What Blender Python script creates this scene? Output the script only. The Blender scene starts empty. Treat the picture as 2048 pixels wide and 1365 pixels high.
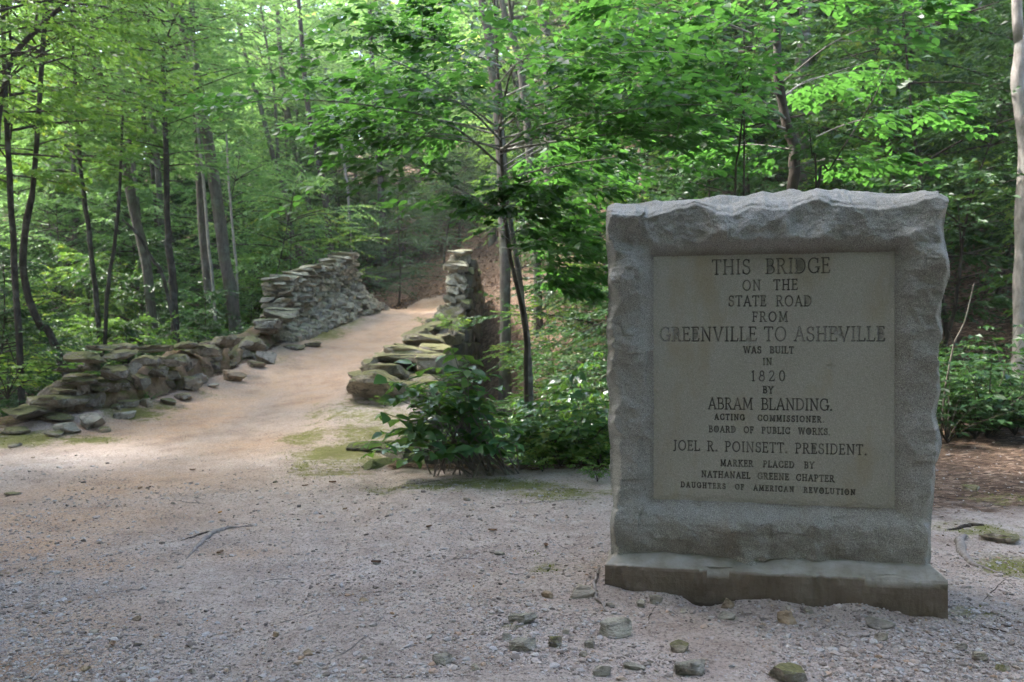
import bpy, math, random
import numpy as np
from mathutils import Vector
R = math.radians
scene = bpy.context.scene
COL = scene.collection

# ------------------------------------------------------------------ camera, world, sun, exposure
CAMZ, FPX = 1.4, 1593.0
cam_data = bpy.data.cameras.new("camera"); cam = bpy.data.objects.new("camera", cam_data); COL.objects.link(cam)
cam.location = (0, 0, CAMZ); cam.rotation_euler = (R(90), 0, 0)
cam_data.sensor_width = 36; cam_data.lens = 36 * FPX / 2048; cam_data.clip_end = 600; cam_data.clip_start = 0.05
cam_data.dof.use_dof = True; cam_data.dof.focus_distance = 4.3; cam_data.dof.aperture_fstop = 3.0
scene.camera = cam
SUN_EL, SUN_AZ = 54, -68            # azimuth from +Y towards +X
w = bpy.data.worlds.new("World"); scene.world = w; w.use_nodes = True
nt = w.node_tree; bg = nt.nodes["Background"]; sky = nt.nodes.new("ShaderNodeTexSky")
sky.sky_type = 'NISHITA'; sky.sun_disc = False; sky.sun_elevation = R(SUN_EL); sky.sun_rotation = R(SUN_AZ)
sky.dust_density = 3.2; sky.air_density = 1.0; sky.ozone_density = 1.0
nt.links.new(sky.outputs[0], bg.inputs[0]); bg.inputs[1].default_value = 0.15
sd = bpy.data.lights.new("sun", 'SUN'); sd.energy = 2.3; sd.angle = R(8); sd.color = (1, .97, .92)
sun = bpy.data.objects.new("sun", sd); COL.objects.link(sun)
el, az = R(SUN_EL), R(SUN_AZ)
SUNV = Vector((math.sin(az) * math.cos(el), math.cos(az) * math.cos(el), math.sin(el)))
sun.rotation_euler = SUNV.to_track_quat('Z', 'Y').to_euler(); sun.location = SUNV * 60
vs = scene.view_settings; vs.view_transform = 'Standard'; vs.look = 'None'; vs.exposure = 3.0; vs.gamma = 1
cy = scene.cycles
cy.use_denoising = True; cy.max_bounces = 6; cy.diffuse_bounces = 4; cy.glossy_bounces = 2; cy.transmission_bounces = 4
cy.use_adaptive_sampling = True; cy.adaptive_threshold = 0.02; cy.sample_clamp_indirect = 4; cy.caustics_reflective = False

# ------------------------------------------------------------------ helpers
def at(px, py, Y):                                   # photo pixel at depth Y -> point
    return np.array([(px - 1024) / FPX * Y, Y, CAMZ - (py - 683) / FPX * Y])
def sstep(a, b, x):
    t = np.clip((np.asarray(x, float) - a) / (b - a), 0, 1); return t * t * (3 - 2 * t)
def _hash(ix, iy, iz, seed):
    h = (ix.astype(np.int64) * 374761393 + iy.astype(np.int64) * 668265263 + iz.astype(np.int64) * 2147483647 + seed * 974711) & 0xffffffff
    h = ((h ^ (h >> 13)) * 1274126177) & 0xffffffff
    h = ((h ^ (h >> 16)) * 2246822519) & 0xffffffff
    return ((h ^ (h >> 15)) & 0xffffff) / float(0xffffff)
def vnoise(x, y, z=0.0, seed=0):
    x, y, z = np.broadcast_arrays(np.asarray(x, float), np.asarray(y, float), np.asarray(z, float))
    ix, iy, iz = np.floor(x).astype(int), np.floor(y).astype(int), np.floor(z).astype(int)
    fx, fy, fz = x - ix, y - iy, z - iz
    fx, fy, fz = [f * f * f * (f * (f * 6 - 15) + 10) for f in (fx, fy, fz)]
    r = 0
    for dx in (0, 1):
        for dy in (0, 1):
            for dz in (0, 1):
                r = r + _hash(ix + dx, iy + dy, iz + dz, seed) * (fx if dx else 1 - fx) * (fy if dy else 1 - fy) * (fz if dz else 1 - fz)
    return r * 2 - 1
def fbm(x, y, z=0.0, oct=4, seed=0, gain=.5):
    a, r = 1.0, 0
    for o in range(oct):
        r = r + a * vnoise(x * 2 ** o, y * 2 ** o, z * 2 ** o if not np.isscalar(z) else z + o * 7.3, seed + o); a *= gain
    return r
def worley(x, y, seed=0, jit=.9):                    # F1, F2 in 2D
    ix, iy = np.floor(x).astype(int), np.floor(y).astype(int)
    f1 = np.full(x.shape, 9.); f2 = np.full(x.shape, 9.)
    for dx in (-1, 0, 1):
        for dy in (-1, 0, 1):
            cx = ix + dx; cyy = iy + dy; z0 = np.zeros_like(cx)
            px = cx + .5 + jit * (_hash(cx, cyy, z0, seed) - .5); py = cyy + .5 + jit * (_hash(cx, cyy, z0 + 1, seed) - .5)
            d = np.hypot(px - x, py - y)
            f2 = np.minimum(f2, np.maximum(f1, d)); f1 = np.minimum(f1, d)
    return f1, f2

def link(o, parent=None):
    COL.objects.link(o)
    if parent: o.parent = parent
    return o
def mesh_data(name, V, F, mat, smooth=False, attrs=None):
    V = np.ascontiguousarray(V, dtype=np.float32)
    me = bpy.data.meshes.new(name)
    Fs = F if isinstance(F, list) else [F]
    Fs = [np.asarray(f, dtype=np.int32) for f in Fs if len(f)]
    me.vertices.add(len(V)); me.vertices.foreach_set("co", V.ravel())
    nl = sum(f.size for f in Fs); npol = sum(len(f) for f in Fs)
    me.loops.add(nl); me.loops.foreach_set("vertex_index", np.concatenate([f.ravel() for f in Fs]))
    me.polygons.add(npol)
    tot = np.concatenate([np.full(len(f), f.shape[1]) for f in Fs]); st = np.concatenate([[0], np.cumsum(tot)[:-1]])
    me.polygons.foreach_set("loop_start", st.astype(np.int32))
    me.polygons.foreach_set("use_smooth", np.full(npol, bool(smooth)))
    me.update(calc_edges=True); me.validate()
    for k, a in (attrs or {}).items():
        at_ = me.attributes.new(k, 'FLOAT', 'POINT'); at_.data.foreach_set("value", np.ascontiguousarray(a, dtype=np.float32))
    me.materials.append(mat)
    return me
def obj(name, me, parent=None, loc=(0, 0, 0), rz=0):
    o = bpy.data.objects.new(name, me); o.location = loc; o.rotation_euler = (0, 0, rz); return link(o, parent)
def tag(o, label=None, cat=None, group=None, kind=None):
    if label: o['label'] = label
    if cat: o['category'] = cat
    if group: o['group'] = group
    if kind: o['kind'] = kind
    return o
def empty(name, loc, rz=0):
    o = bpy.data.objects.new(name, None); o.location = [float(c) for c in loc]; o.rotation_euler = (0, 0, rz); o.empty_display_size = .2; return link(o)
def grid_faces(nu, nv, off=0, flip=False):           # verts index = j*nu + i
    i, j = np.meshgrid(np.arange(nu - 1), np.arange(nv - 1)); a = (j * nu + i).ravel() + off
    f = np.stack([a, a + 1, a + nu + 1, a + nu], 1); return f[:, ::-1] if flip else f
class MB:
    def __init__(s): s.V = []; s.F = {}; s.n = 0; s.A = {}
    def add(s, V, F, **attrs):
        V = np.asarray(V, float)
        for f in (F if isinstance(F, list) else [F]):
            f = np.asarray(f); s.F.setdefault(f.shape[1], []).append(f + s.n)
        for k, v in attrs.items(): s.A.setdefault(k, []).append(np.broadcast_to(np.asarray(v, float), (len(V),)))
        s.V.append(V); s.n += len(V)
    def data(s, name, mat, smooth=False):
        return mesh_data(name, np.concatenate(s.V), [np.concatenate(f) for f in s.F.values()], mat, smooth, {k: np.concatenate(v) for k, v in s.A.items()})
    def build(s, name, mat, parent=None, smooth=False): return obj(name, s.data(name, mat, smooth), parent)

def _ico(sub):
    t = (1 + 5 ** .5) / 2
    V = [(-1, t, 0), (1, t, 0), (-1, -t, 0), (1, -t, 0), (0, -1, t), (0, 1, t), (0, -1, -t), (0, 1, -t), (t, 0, -1), (t, 0, 1), (-t, 0, -1), (-t, 0, 1)]
    F = [(0, 11, 5), (0, 5, 1), (0, 1, 7), (0, 7, 10), (0, 10, 11), (1, 5, 9), (5, 11, 4), (11, 10, 2), (10, 7, 6), (7, 1, 8), (3, 9, 4), (3, 4, 2), (3, 2, 6), (3, 6, 8), (3, 8, 9), (4, 9, 5), (2, 4, 11), (6, 2, 10), (8, 6, 7), (9, 8, 1)]
    V = [np.array(v) / np.linalg.norm(v) for v in V]
    for _ in range(sub):
        mid, NF = {}, []
        def m(a, b):
            k = (min(a, b), max(a, b))
            if k not in mid:
                p = V[a] + V[b]; V.append(p / np.linalg.norm(p)); mid[k] = len(V) - 1
            return mid[k]
        for a, b, c in F:
            x, y, z = m(a, b), m(b, c), m(c, a); NF += [(a, x, z), (b, y, x), (c, z, y), (x, y, z)]
        F = NF
    return np.array(V), np.array(F)
ICO = {k: _ico(k) for k in (0, 1, 2, 3, 4)}
def rock(rng, half, sub=3, cuts=10, boxy=.5, rough=.06):
    """a faceted field stone: sphere clamped by random planes, in a box of the given half sizes"""
    V, F = ICO[sub]; V = V.copy()
    V = np.sign(V) * np.abs(V) ** (1 - boxy); V /= np.abs(V).max()
    for _ in range(cuts):
        n = rng.normal(size=3) * [1, 1, .8]; n /= np.linalg.norm(n); d = rng.uniform(.52, .92)
        k = V @ n - d; V -= np.where(k > 0, k, 0)[:, None] * n * .95
    s = rng.integers(1000)
    nz = fbm(V[:, 0] * 2.2 + s, V[:, 1] * 2.2, V[:, 2] * 2.2, 3, 5)
    strata = vnoise(V[:, 0] * .6 + s, V[:, 1] * .6, V[:, 2] * 5, 9)
    V = V * (1 + rough * nz + rough * .7 * strata)[:, None]
    return V * np.asarray(half), F
def rotz(V, a):
    c, s = math.cos(a), math.sin(a); V = np.asarray(V, float)
    return np.stack([V[:, 0] * c - V[:, 1] * s, V[:, 0] * s + V[:, 1] * c, V[:, 2]], 1)
def tube(mb, P, rad, n=6, cap=True, **attrs):
    P = np.asarray(P, float); rad = np.broadcast_to(np.asarray(rad, float), (len(P),))
    T = np.gradient(P, axis=0); T /= np.linalg.norm(T, axis=1)[:, None] + 1e-9
    ref = np.array([0, 0, 1.]) if abs(T[0, 2]) < .8 else np.array([1., 0, 0])
    A = np.cross(T, ref); A /= np.linalg.norm(A, axis=1)[:, None] + 1e-9; B = np.cross(T, A)
    th = np.arange(n) * 2 * math.pi / n
    V = (P[:, None] + rad[:, None, None] * (np.cos(th)[None, :, None] * A[:, None] + np.sin(th)[None, :, None] * B[:, None])).reshape(-1, 3)
    i, j = np.meshgrid(np.arange(n), np.arange(len(P) - 1)); a = (j * n + i).ravel(); b = (j * n + (i + 1) % n).ravel()
    mb.add(V, np.stack([a, b, b + n, a + n], 1), **attrs)
def spline(P, m):                                     # Catmull-Rom resample
    P = np.asarray(P, float); Q = np.vstack([2 * P[0] - P[1], P, 2 * P[-1] - P[-2]])
    t = np.linspace(0, len(P) - 1 - 1e-9, m); i = t.astype(int); f = (t - i)[:, None]
    a, b, c, d = Q[i], Q[i + 1], Q[i + 2], Q[i + 3]
    return .5 * (2 * b + (c - a) * f + (2 * a - 5 * b + 4 * c - d) * f ** 2 + (3 * b - a - 3 * c + d) * f ** 3)

# ------------------------------------------------------------------ materials
def new_mat(name):
    m = bpy.data.materials.new(name); m.use_nodes = True; t = m.node_tree; return m, t, t.nodes["Principled BSDF"]
def nd(t, typ, **kw):
    n = t.nodes.new(typ)
    for k, v in kw.items():
        if hasattr(n, k): setattr(n, k, v)
        else: n.inputs[k.replace('_', ' ')].default_value = v
    return n
def ramp(t, src, stops):
    r = t.nodes.new("ShaderNodeValToRGB"); e = r.color_ramp.elements
    while len(e) < len(stops): e.new(.5)
    for k, (p, c) in zip(e, stops): k.position = p; k.color = (*c, 1) if len(c) == 3 else c
    t.links.new(src, r.inputs[0]); return r.outputs[0]
def mix(t, f, a, b, mode='MIX'):
    n = t.nodes.new("ShaderNodeMix"); n.data_type = 'RGBA'; n.blend_type = mode
    for s, v in ((n.inputs[0], f), (n.inputs[6], a), (n.inputs[7], b)):
        if hasattr(v, 'links') or isinstance(v, bpy.types.NodeSocket): t.links.new(v, s)
        else: s.default_value = v if np.isscalar(v) else (*v, 1)
    return n.outputs[2]
def mth(t, op, a, b=0.0, c=0.0, clamp=False):
    n = t.nodes.new("ShaderNodeMath"); n.operation = op; n.use_clamp = clamp
    for s, v in zip(n.inputs, (a, b, c)):
        if isinstance(v, bpy.types.NodeSocket): t.links.new(v, s)
        else: s.default_value = v
    return n.outputs[0]
def coords(t, scale=(1, 1, 1), space='Object'):
    tc = t.nodes.new("ShaderNodeTexCoord"); mp = t.nodes.new("ShaderNodeMapping"); mp.inputs[3].default_value = scale
    t.links.new(tc.outputs[space], mp.inputs[0]); return mp.outputs[0]
def pos(t, scale=1.0):
    g = t.nodes.new("ShaderNodeNewGeometry"); mp = t.nodes.new("ShaderNodeMapping")
    mp.inputs[3].default_value = (scale,) * 3 if np.isscalar(scale) else scale
    t.links.new(g.outputs['Position'], mp.inputs[0]); return mp.outputs[0]
def noise(t, vec, scale, detail=4, rough=.55):
    n = nd(t, "ShaderNodeTexNoise"); n.inputs['Scale'].default_value = scale; n.inputs['Detail'].default_value = detail; n.inputs['Roughness'].default_value = rough
    t.links.new(vec, n.inputs['Vector']); return n.outputs['Fac']
def voro(t, vec, scale, feat='F1'):
    n = nd(t, "ShaderNodeTexVoronoi"); n.feature = feat; n.inputs['Scale'].default_value = scale
    t.links.new(vec, n.inputs['Vector']); return n
def attr(t, name): n = t.nodes.new("ShaderNodeAttribute"); n.attribute_name = name; return n.outputs['Fac']
def bump(t, b, h, strength=.5, dist=.02, prev=None):
    n = t.nodes.new("ShaderNodeBump"); n.inputs['Strength'].default_value = strength; n.inputs['Distance'].default_value = dist
    t.links.new(h, n.inputs['Height'])
    if prev is not None: t.links.new(prev, n.inputs['Normal'])
    if b is not None: t.links.new(n.outputs[0], b.inputs['Normal'])
    return n.outputs[0]
def base(t, b, c, rough=.9, spec=.2):
    if isinstance(c, bpy.types.NodeSocket): t.links.new(c, b.inputs['Base Color'])
    else: b.inputs['Base Color'].default_value = (*c, 1)
    b.inputs['Roughness'].default_value = rough; b.inputs['Specular IOR Level'].default_value = spec

def granite(name, tone=(1, 1, 1), dirty=False, bump_s=.5):
    m, t, b = new_mat(name); v = coords(t)
    c = ramp(t, noise(t, v, 2.3, 5), [(.3, (.285 * tone[0], .275 * tone[1], .235 * tone[2])), (.55, (.34 * tone[0], .335 * tone[1], .30 * tone[2])), (.72, (.36 * tone[0], .365 * tone[1], .35 * tone[2]))])
    sp = noise(t, v, 215, 2, .7)
    c = mix(t, ramp(t, sp, [(.38, (.85,) * 3), (.475, (0, 0, 0))]), c, mix(t, .7, c, (.04, .04, .042)))
    c = mix(t, ramp(t, sp, [(.57, (0, 0, 0)), (.66, (.6,) * 3)]), c, (.55, .54, .50))
    st = ramp(t, noise(t, coords(t, (1, 1, .45)), 4.1, 5, .6), [(.55, (0, 0, 0)), (.70, (.42,) * 3)])
    if not dirty: c = mix(t, st, c, mix(t, .6, c, (.20, .15, .09)))
    if dirty:
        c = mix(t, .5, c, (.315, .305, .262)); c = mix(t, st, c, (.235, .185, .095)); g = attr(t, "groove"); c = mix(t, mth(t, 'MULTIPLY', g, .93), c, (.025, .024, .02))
    else:
        gd = attr(t, "dark_tone"); c = mix(t, mth(t, 'MULTIPLY', gd, .7), c, (.10, .075, .05))
    base(t, b, c, .88, .25)
    n1 = bump(t, None, noise(t, v, 60, 4, .7), bump_s, .006); bump(t, b, sp, bump_s, .0025, n1)
    return m
M = {}
M['granite'] = granite("rough_granite", (.83, .83, .84), False, 1.0)
M['granite_panel'] = granite("dressed_granite", (.84, .82, .75), True, .45)
def mk_plinth():
    m, t, b = new_mat("weathered_concrete"); v = coords(t)
    c = ramp(t, noise(t, v, 3.5, 6, .65), [(.3, (.10, .076, .055)), (.55, (.15, .12, .092)), (.75, (.21, .18, .15))])
    c = mix(t, ramp(t, noise(t, coords(t, (1, 1, .2)), 14, 3), [(.5, (0, 0, 0)), (.7, (.5,) * 3)]), c, (.085, .07, .05))
    c = mix(t, mth(t, 'MULTIPLY', attr(t, "dark_tone"), .75), c, (.07, .055, .04))
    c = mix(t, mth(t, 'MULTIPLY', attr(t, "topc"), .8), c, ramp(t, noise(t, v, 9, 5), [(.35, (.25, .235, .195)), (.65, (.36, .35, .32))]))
    base(t, b, c, .92, .15); bump(t, b, noise(t, v, 70, 5, .7), .7, .008); return m
M['plinth'] = mk_plinth()

def rockmat(name, a, bcol, moss=.5, lichen=.3, strata=True, mosscol=(.115, .135, .025)):
    m, t, b = new_mat(name); v = coords(t); oi = t.nodes.new("ShaderNodeObjectInfo")
    tint = attr(t, "tint"); tv = mth(t, 'ADD', tint, mth(t, 'MULTIPLY', oi.outputs['Random'], .5))
    c = mix(t, noise(t, v, 5, 6, .65), a, bcol)
    c = mix(t, tv, mix(t, 1, c, (.55, .53, .51), 'MULTIPLY'), mix(t, 1, c, (1.35, 1.28, 1.16), 'MULTIPLY'))
    c = mix(t, ramp(t, noise(t, v, 24, 7, .75), [(.55, (0, 0, 0)), (.62, (lichen,) * 3)]), c, (.46, .47, .43))
    c = mix(t, ramp(t, noise(t, v, 9, 6, .7), [(.36, (.75,) * 3), (.50, (0, 0, 0))]), c, (.05, .045, .036))
    g = t.nodes.new("ShaderNodeNewGeometry"); sx = t.nodes.new("ShaderNodeSeparateXYZ"); t.links.new(g.outputs['Normal'], sx.inputs[0])
    up = mth(t, 'SMOOTH_MIN', mth(t, 'MULTIPLY_ADD', sx.outputs[2], .9, .1), 1, .1)
    mm = mth(t, 'MULTIPLY', ramp(t, mth(t, 'MULTIPLY_ADD', up, .55, noise(t, pos(t), 3.0, 6, .65)), [(.95 - .35 * moss, (0, 0, 0)), (1.12 - .35 * moss, (1, 1, 1))]), min(1, moss * 1.6))
    mc = ramp(t, noise(t, v, 40, 4), [(.3, tuple(x * .6 for x in mosscol)), (.7, tuple(x * 1.5 for x in mosscol))])
    c = mix(t, mm, c, mc)
    base(t, b, c, .9, .25)
    h = noise(t, coords(t, (1, 1, 4 if strata else 1)), 14, 7, .7)
    n1 = bump(t, None, h, .9, .03); bump(t, b, noise(t, v, 90, 3, .7), .5, .006, n1); return m
M['rock'] = rockmat("field_stone", (.17, .15, .125), (.37, .335, .29), .5, .45, mosscol=(.115, .115, .032))
M['rock_bare'] = rockmat("bare_stone", (.24, .22, .20), (.42, .39, .35), .12, .2)
M['rock_tan'] = rockmat("tan_stone", (.28, .21, .15), (.42, .34, .26), .05, .15)
M['rock_wall'] = rockmat("mossy_masonry", (.17, .16, .135), (.42, .40, .35), .25, .75)
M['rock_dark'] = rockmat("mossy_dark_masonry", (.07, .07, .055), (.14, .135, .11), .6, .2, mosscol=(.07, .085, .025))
M['rock_green'] = rockmat("greenish_stone", (.235, .225, .205), (.35, .34, .315), .08, .25, mosscol=(.09, .13, .03))

def mk_ground():
    m, t, b = new_mat("path_and_forest_floor"); v = pos(t)
    nf = noise(t, v, 46, 8, .82); nm = noise(t, v, 4.2, 6, .65); nl = noise(t, v, .8, 5, .6)
    c = mix(t, ramp(t, nm, [(.35, (0, 0, 0)), (.65, (1, 1, 1))]), (.355, .29, .25), (.45, .39, .352))
    clay = mth(t, 'MULTIPLY', attr(t, "clay"), ramp(t, nm, [(.25, (.35,) * 3), (.6, (1, 1, 1))]))
    c = mix(t, clay, c, mix(t, nl, (.43, .235, .12), (.43, .30, .19)))
    c = mix(t, ramp(t, nf, [(.40, (.85,) * 3), (.49, (0, 0, 0))]), c, (.125, .105, .095))
    c = mix(t, ramp(t, nf, [(.55, (0, 0, 0)), (.64, (.7,) * 3)]), c, (.52, .48, .46))
    vv = voro(t, v, 70); vc = nd(t, "ShaderNodeSeparateColor"); t.links.new(vv.outputs['Color'], vc.inputs[0])
    peb = mth(t, 'MULTIPLY', ramp(t, vv.outputs['Distance'], [(.25, (1, 1, 1)), (.38, (0, 0, 0))]), ramp(t, vc.outputs[0], [(.45, (0, 0, 0)), (.5, (.85,) * 3)]))
    c = mix(t, peb, c, ramp(t, vc.outputs[1], [(0, (.16, .13, .12)), (.4, (.34, .27, .22)), (.7, (.36, .34, .33)), (1, (.55, .52, .49))]))
    lf = voro(t, pos(t, (1, 1.6, 1)), 17); lc = nd(t, "ShaderNodeSeparateColor"); t.links.new(lf.outputs['Color'], lc.inputs[0])
    lit = ramp(t, lc.outputs[0], [(0, (.045, .028, .018)), (.35, (.095, .062, .043)), (.7, (.155, .10, .068)), (.92, (.23, .16, .115)), (1, (.30, .22, .165))])
    lit = mix(t, ramp(t, nf, [(.35, (.8,) * 3), (.5, (0, 0, 0))]), lit, (.03, .02, .014))
    le = mth(t, 'ADD', attr(t, "litter"), mth(t, 'MULTIPLY_ADD', nm, .9, -.45))
    c = mix(t, ramp(t, le, [(.4, (0, 0, 0)), (.62, (1, 1, 1))]), c, lit)
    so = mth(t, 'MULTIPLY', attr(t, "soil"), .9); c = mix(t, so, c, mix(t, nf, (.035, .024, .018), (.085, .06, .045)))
    me = mth(t, 'ADD', attr(t, "moss"), mth(t, 'MULTIPLY_ADD', noise(t, v, 7, 9, .8), 2.6, -1.5))
    c = mix(t, ramp(t, me, [(.35, (0, 0, 0)), (.75, (.88,) * 3)]), c, mix(t, nf, (.085, .09, .024), (.21, .215, .055)))
    c = mix(t, ramp(t, noise(t, v, 1.7, 6, .7), [(.38, (.55,) * 3), (.52, (0, 0, 0))]), c, mix(t, 1, c, (.66, .62, .60), 'MULTIPLY'))
    base(t, b, c, .95, .12)
    h = mth(t, 'ADD', mth(t, 'MULTIPLY', nf, .7), mth(t, 'MULTIPLY', peb, .5))
    n1 = bump(t, None, noise(t, v, 11, 5, .6), .5, .03); bump(t, b, h, 1.0, .018, n1)
    return m
M['ground'] = mk_ground()
def mk_pebble(name="pebble"):
    m, t, b = new_mat(name)
    c = ramp(t, attr(t, "tint"), [(0, (.13, .11, .10)), (.25, (.30, .25, .22)), (.5, (.40, .35, .32)), (.75, (.36, .35, .35)), (.9, (.46, .43, .405)), (1, (.37, .25, .17))])
    c = mix(t, ramp(t, noise(t, coords(t), 120, 4), [(.4, (.5,) * 3), (.6, (0, 0, 0))]), c, mix(t, .5, c, (.08, .07, .06)))
    base(t, b, c, .9, .2); return m
M['pebble'] = mk_pebble()
def bark(name, a, bb, lichen=.2, vs_=.25, scale=16, mossy=0.0):
    m, t, b = new_mat(name); v = coords(t, (1, 1, vs_))
    h = noise(t, v, scale, 7, .68)
    c = ramp(t, h, [(.3, a), (.65, bb)])
    c = mix(t, ramp(t, noise(t, coords(t), 3.4, 5, .6), [(.52, (0, 0, 0)), (.66, (lichen,) * 3)]), c, (.36, .37, .34))
    if mossy: c = mix(t, ramp(t, noise(t, coords(t), 1.7, 5, .6), [(.48, (0, 0, 0)), (.62, (mossy,) * 3)]), c, (.05, .075, .02))
    base(t, b, c, .92, .15); bump(t, b, h, .9, .03); return m
M['bark_dark'] = bark("dark_bark", (.022, .018, .014), (.075, .062, .05), .15)
M['bark_mid'] = bark("grey_brown_bark", (.06, .05, .042), (.15, .13, .11), .3, mossy=.3)
M['bark_pale'] = bark("pale_bark", (.15, .135, .12), (.34, .31, .28), .4, .4, 12)
M['bark_pink'] = bark("pinkish_bark", (.16, .115, .085), (.32, .235, .18), .2, .5, 9)
M['bark_mottle'] = bark("mottled_bark", (.04, .035, .03), (.22, .205, .185), .7, .5, 8)
def leafmat(name, a, bcol, tr, trans=.42, rough=.42, spec=.4):
    m, t, b = new_mat(name); oi = t.nodes.new("ShaderNodeObjectInfo")
    f = mth(t, 'ADD', mth(t, 'MULTIPLY', attr(t, "tint"), .7), mth(t, 'MULTIPLY', oi.outputs['Random'], .4), clamp=True)
    c = ramp(t, f, [(.06, tuple(x * .7 for x in a)), (.4, a), (.8, bcol), (.97, (bcol[0] * 1.55, bcol[1] * 1.15, bcol[2] * .9))]); base(t, b, c, rough, spec)
    tl = t.nodes.new("ShaderNodeBsdfTranslucent"); t.links.new(ramp(t, f, [(.06, tuple(x * .6 for x in tr)), (.75, tr), (.97, (tr[0] * 1.6, tr[1] * 1.05, tr[2]))]), tl.inputs[0])
    mx = t.nodes.new("ShaderNodeMixShader"); mx.inputs[0].default_value = trans
    t.links.new(b.outputs[0], mx.inputs[1]); t.links.new(tl.outputs[0], mx.inputs[2])
    t.links.new(mx.outputs[0], t.nodes["Material Output"].inputs[0]); return m
M['leaf_beech'] = leafmat("beech_leaf", (.042, .12, .034), (.08, .18, .04), (.10, .27, .04), .52)
M['leaf_forest'] = leafmat("forest_leaf", (.045, .11, .03), (.10, .18, .04), (.19, .36, .05), .48, .5)
M['leaf_far'] = leafmat("sunlit_tone_leaf", (.075, .17, .06), (.14, .26, .085), (.24, .44, .11), .5, .5)  # paler copy of the forest green, sunlight put into its colour
M['leaf_dark'] = leafmat("shaded_tone_leaf", (.025, .065, .022), (.05, .105, .03), (.07, .17, .03), .35, .45)  # darker copy of the forest green, shade put into its colour
M['leaf_blue'] = leafmat("hemlock_leaf", (.035, .08, .04), (.065, .12, .055), (.08, .18, .05), .35, .5)
M['leaf_shrub'] = leafmat("glossy_shrub_leaf", (.045, .12, .06), (.08, .17, .06), (.15, .30, .035), .36, .26, .8)
def mk_dead():
    m, t, b = new_mat("dead_leaf"); base(t, b, ramp(t, attr(t, "tint"), [(0, (.06, .035, .02)), (.5, (.15, .09, .055)), (.85, (.26, .18, .12)), (1, (.42, .22, .05))]), .8, .2); return m
M['dead'] = mk_dead()
def mk_wood():
    m, t, b = new_mat("weathered_root_wood"); h = noise(t, coords(t), 30, 6, .7)
    base(t, b, ramp(t, h, [(.3, (.12, .10, .09)), (.7, (.32, .29, .27))]), .9, .15); bump(t, b, h, .6, .01); return m
M['wood'] = mk_wood()
def mk_dirt():
    m, t, b = new_mat("packed_earth"); v = pos(t); h = noise(t, v, 12, 7, .7)
    c = ramp(t, h, [(.3, (.10, .07, .045)), (.7, (.27, .19, .125))])
    c = mix(t, ramp(t, noise(t, v, 2.5, 5), [(.5, (0, 0, 0)), (.62, (.8,) * 3)]), c, (.10, .115, .03))
    base(t, b, c, .95, .1); bump(t, b, h, .9, .04); return m
M['dirt'] = mk_dirt()

# ------------------------------------------------------------------ terrain
def table(xs, ys, wdt=1.2):
    g = np.arange(xs[0] - 5, xs[-1] + 5, .05); v = np.interp(g, xs, ys); k = np.ones(int(wdt / .05)); k /= k.size
    v = np.convolve(np.pad(v, k.size, 'edge'), k, 'same')[k.size:-k.size]
    return lambda q: np.interp(q, g, v)
road_z = table([0, 8, 10, 13, 15, 18, 22, 25, 27, 30, 33, 37, 45], [0, 0, .1, .36, .66, 1.17, 1.85, 2.25, 2.42, 2.55, 3.1, 4.3, 8])
right_in = table([8, 11, 13, 16, 21, 22, 30], [-1.7, -2.4, -2.75, -2.6, -2.05, -1.9, -1.75], .6)
left_in = table([8, 9, 10.8, 11.5, 12.4, 14, 16, 17.5, 22, 27, 32], [-9.5, -8.4, -7.0, -6.55, -6.0, -5.7, -5.55, -5.5, -5.2, -4.8, -4.2], .6)
hill_y = table([-60, -40, -20, -10, -6, -1.3, 2, 5, 12, 40], [26, 24, 23, 22, 22, 20.5, 17, 12.5, 11, 10], 2)
hill_s = table([-60, -40, -10, -3, 0, 6, 40], [.30, .31, .36, .42, .46, .55, .6], 2)
floor_z = table([-40, -12, -7, -1.3, 1, 3, 5, 9], [-1.2, -2.2, -2.5, -2.2, -1.6, -.8, -.2, 0], 1.5)
flat_y = table([-40, -12, -8, -1.3, 1, 4, 9], [9.8, 10, 10.3, 8.6, 8.4, 9.0, 10], .5)
def bridge_mask(X, Y):
    xo = np.interp(Y, [7.5, 8.4, 9.5, 11, 30], [-1.2, -1.35, -1.5, -1.4, -1.4])
    m = sstep(-1.0, -.7, X - left_in(Y)) * (1 - sstep(0, .25, X - xo))
    return m * (1 - sstep(29, 37, Y))
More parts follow.
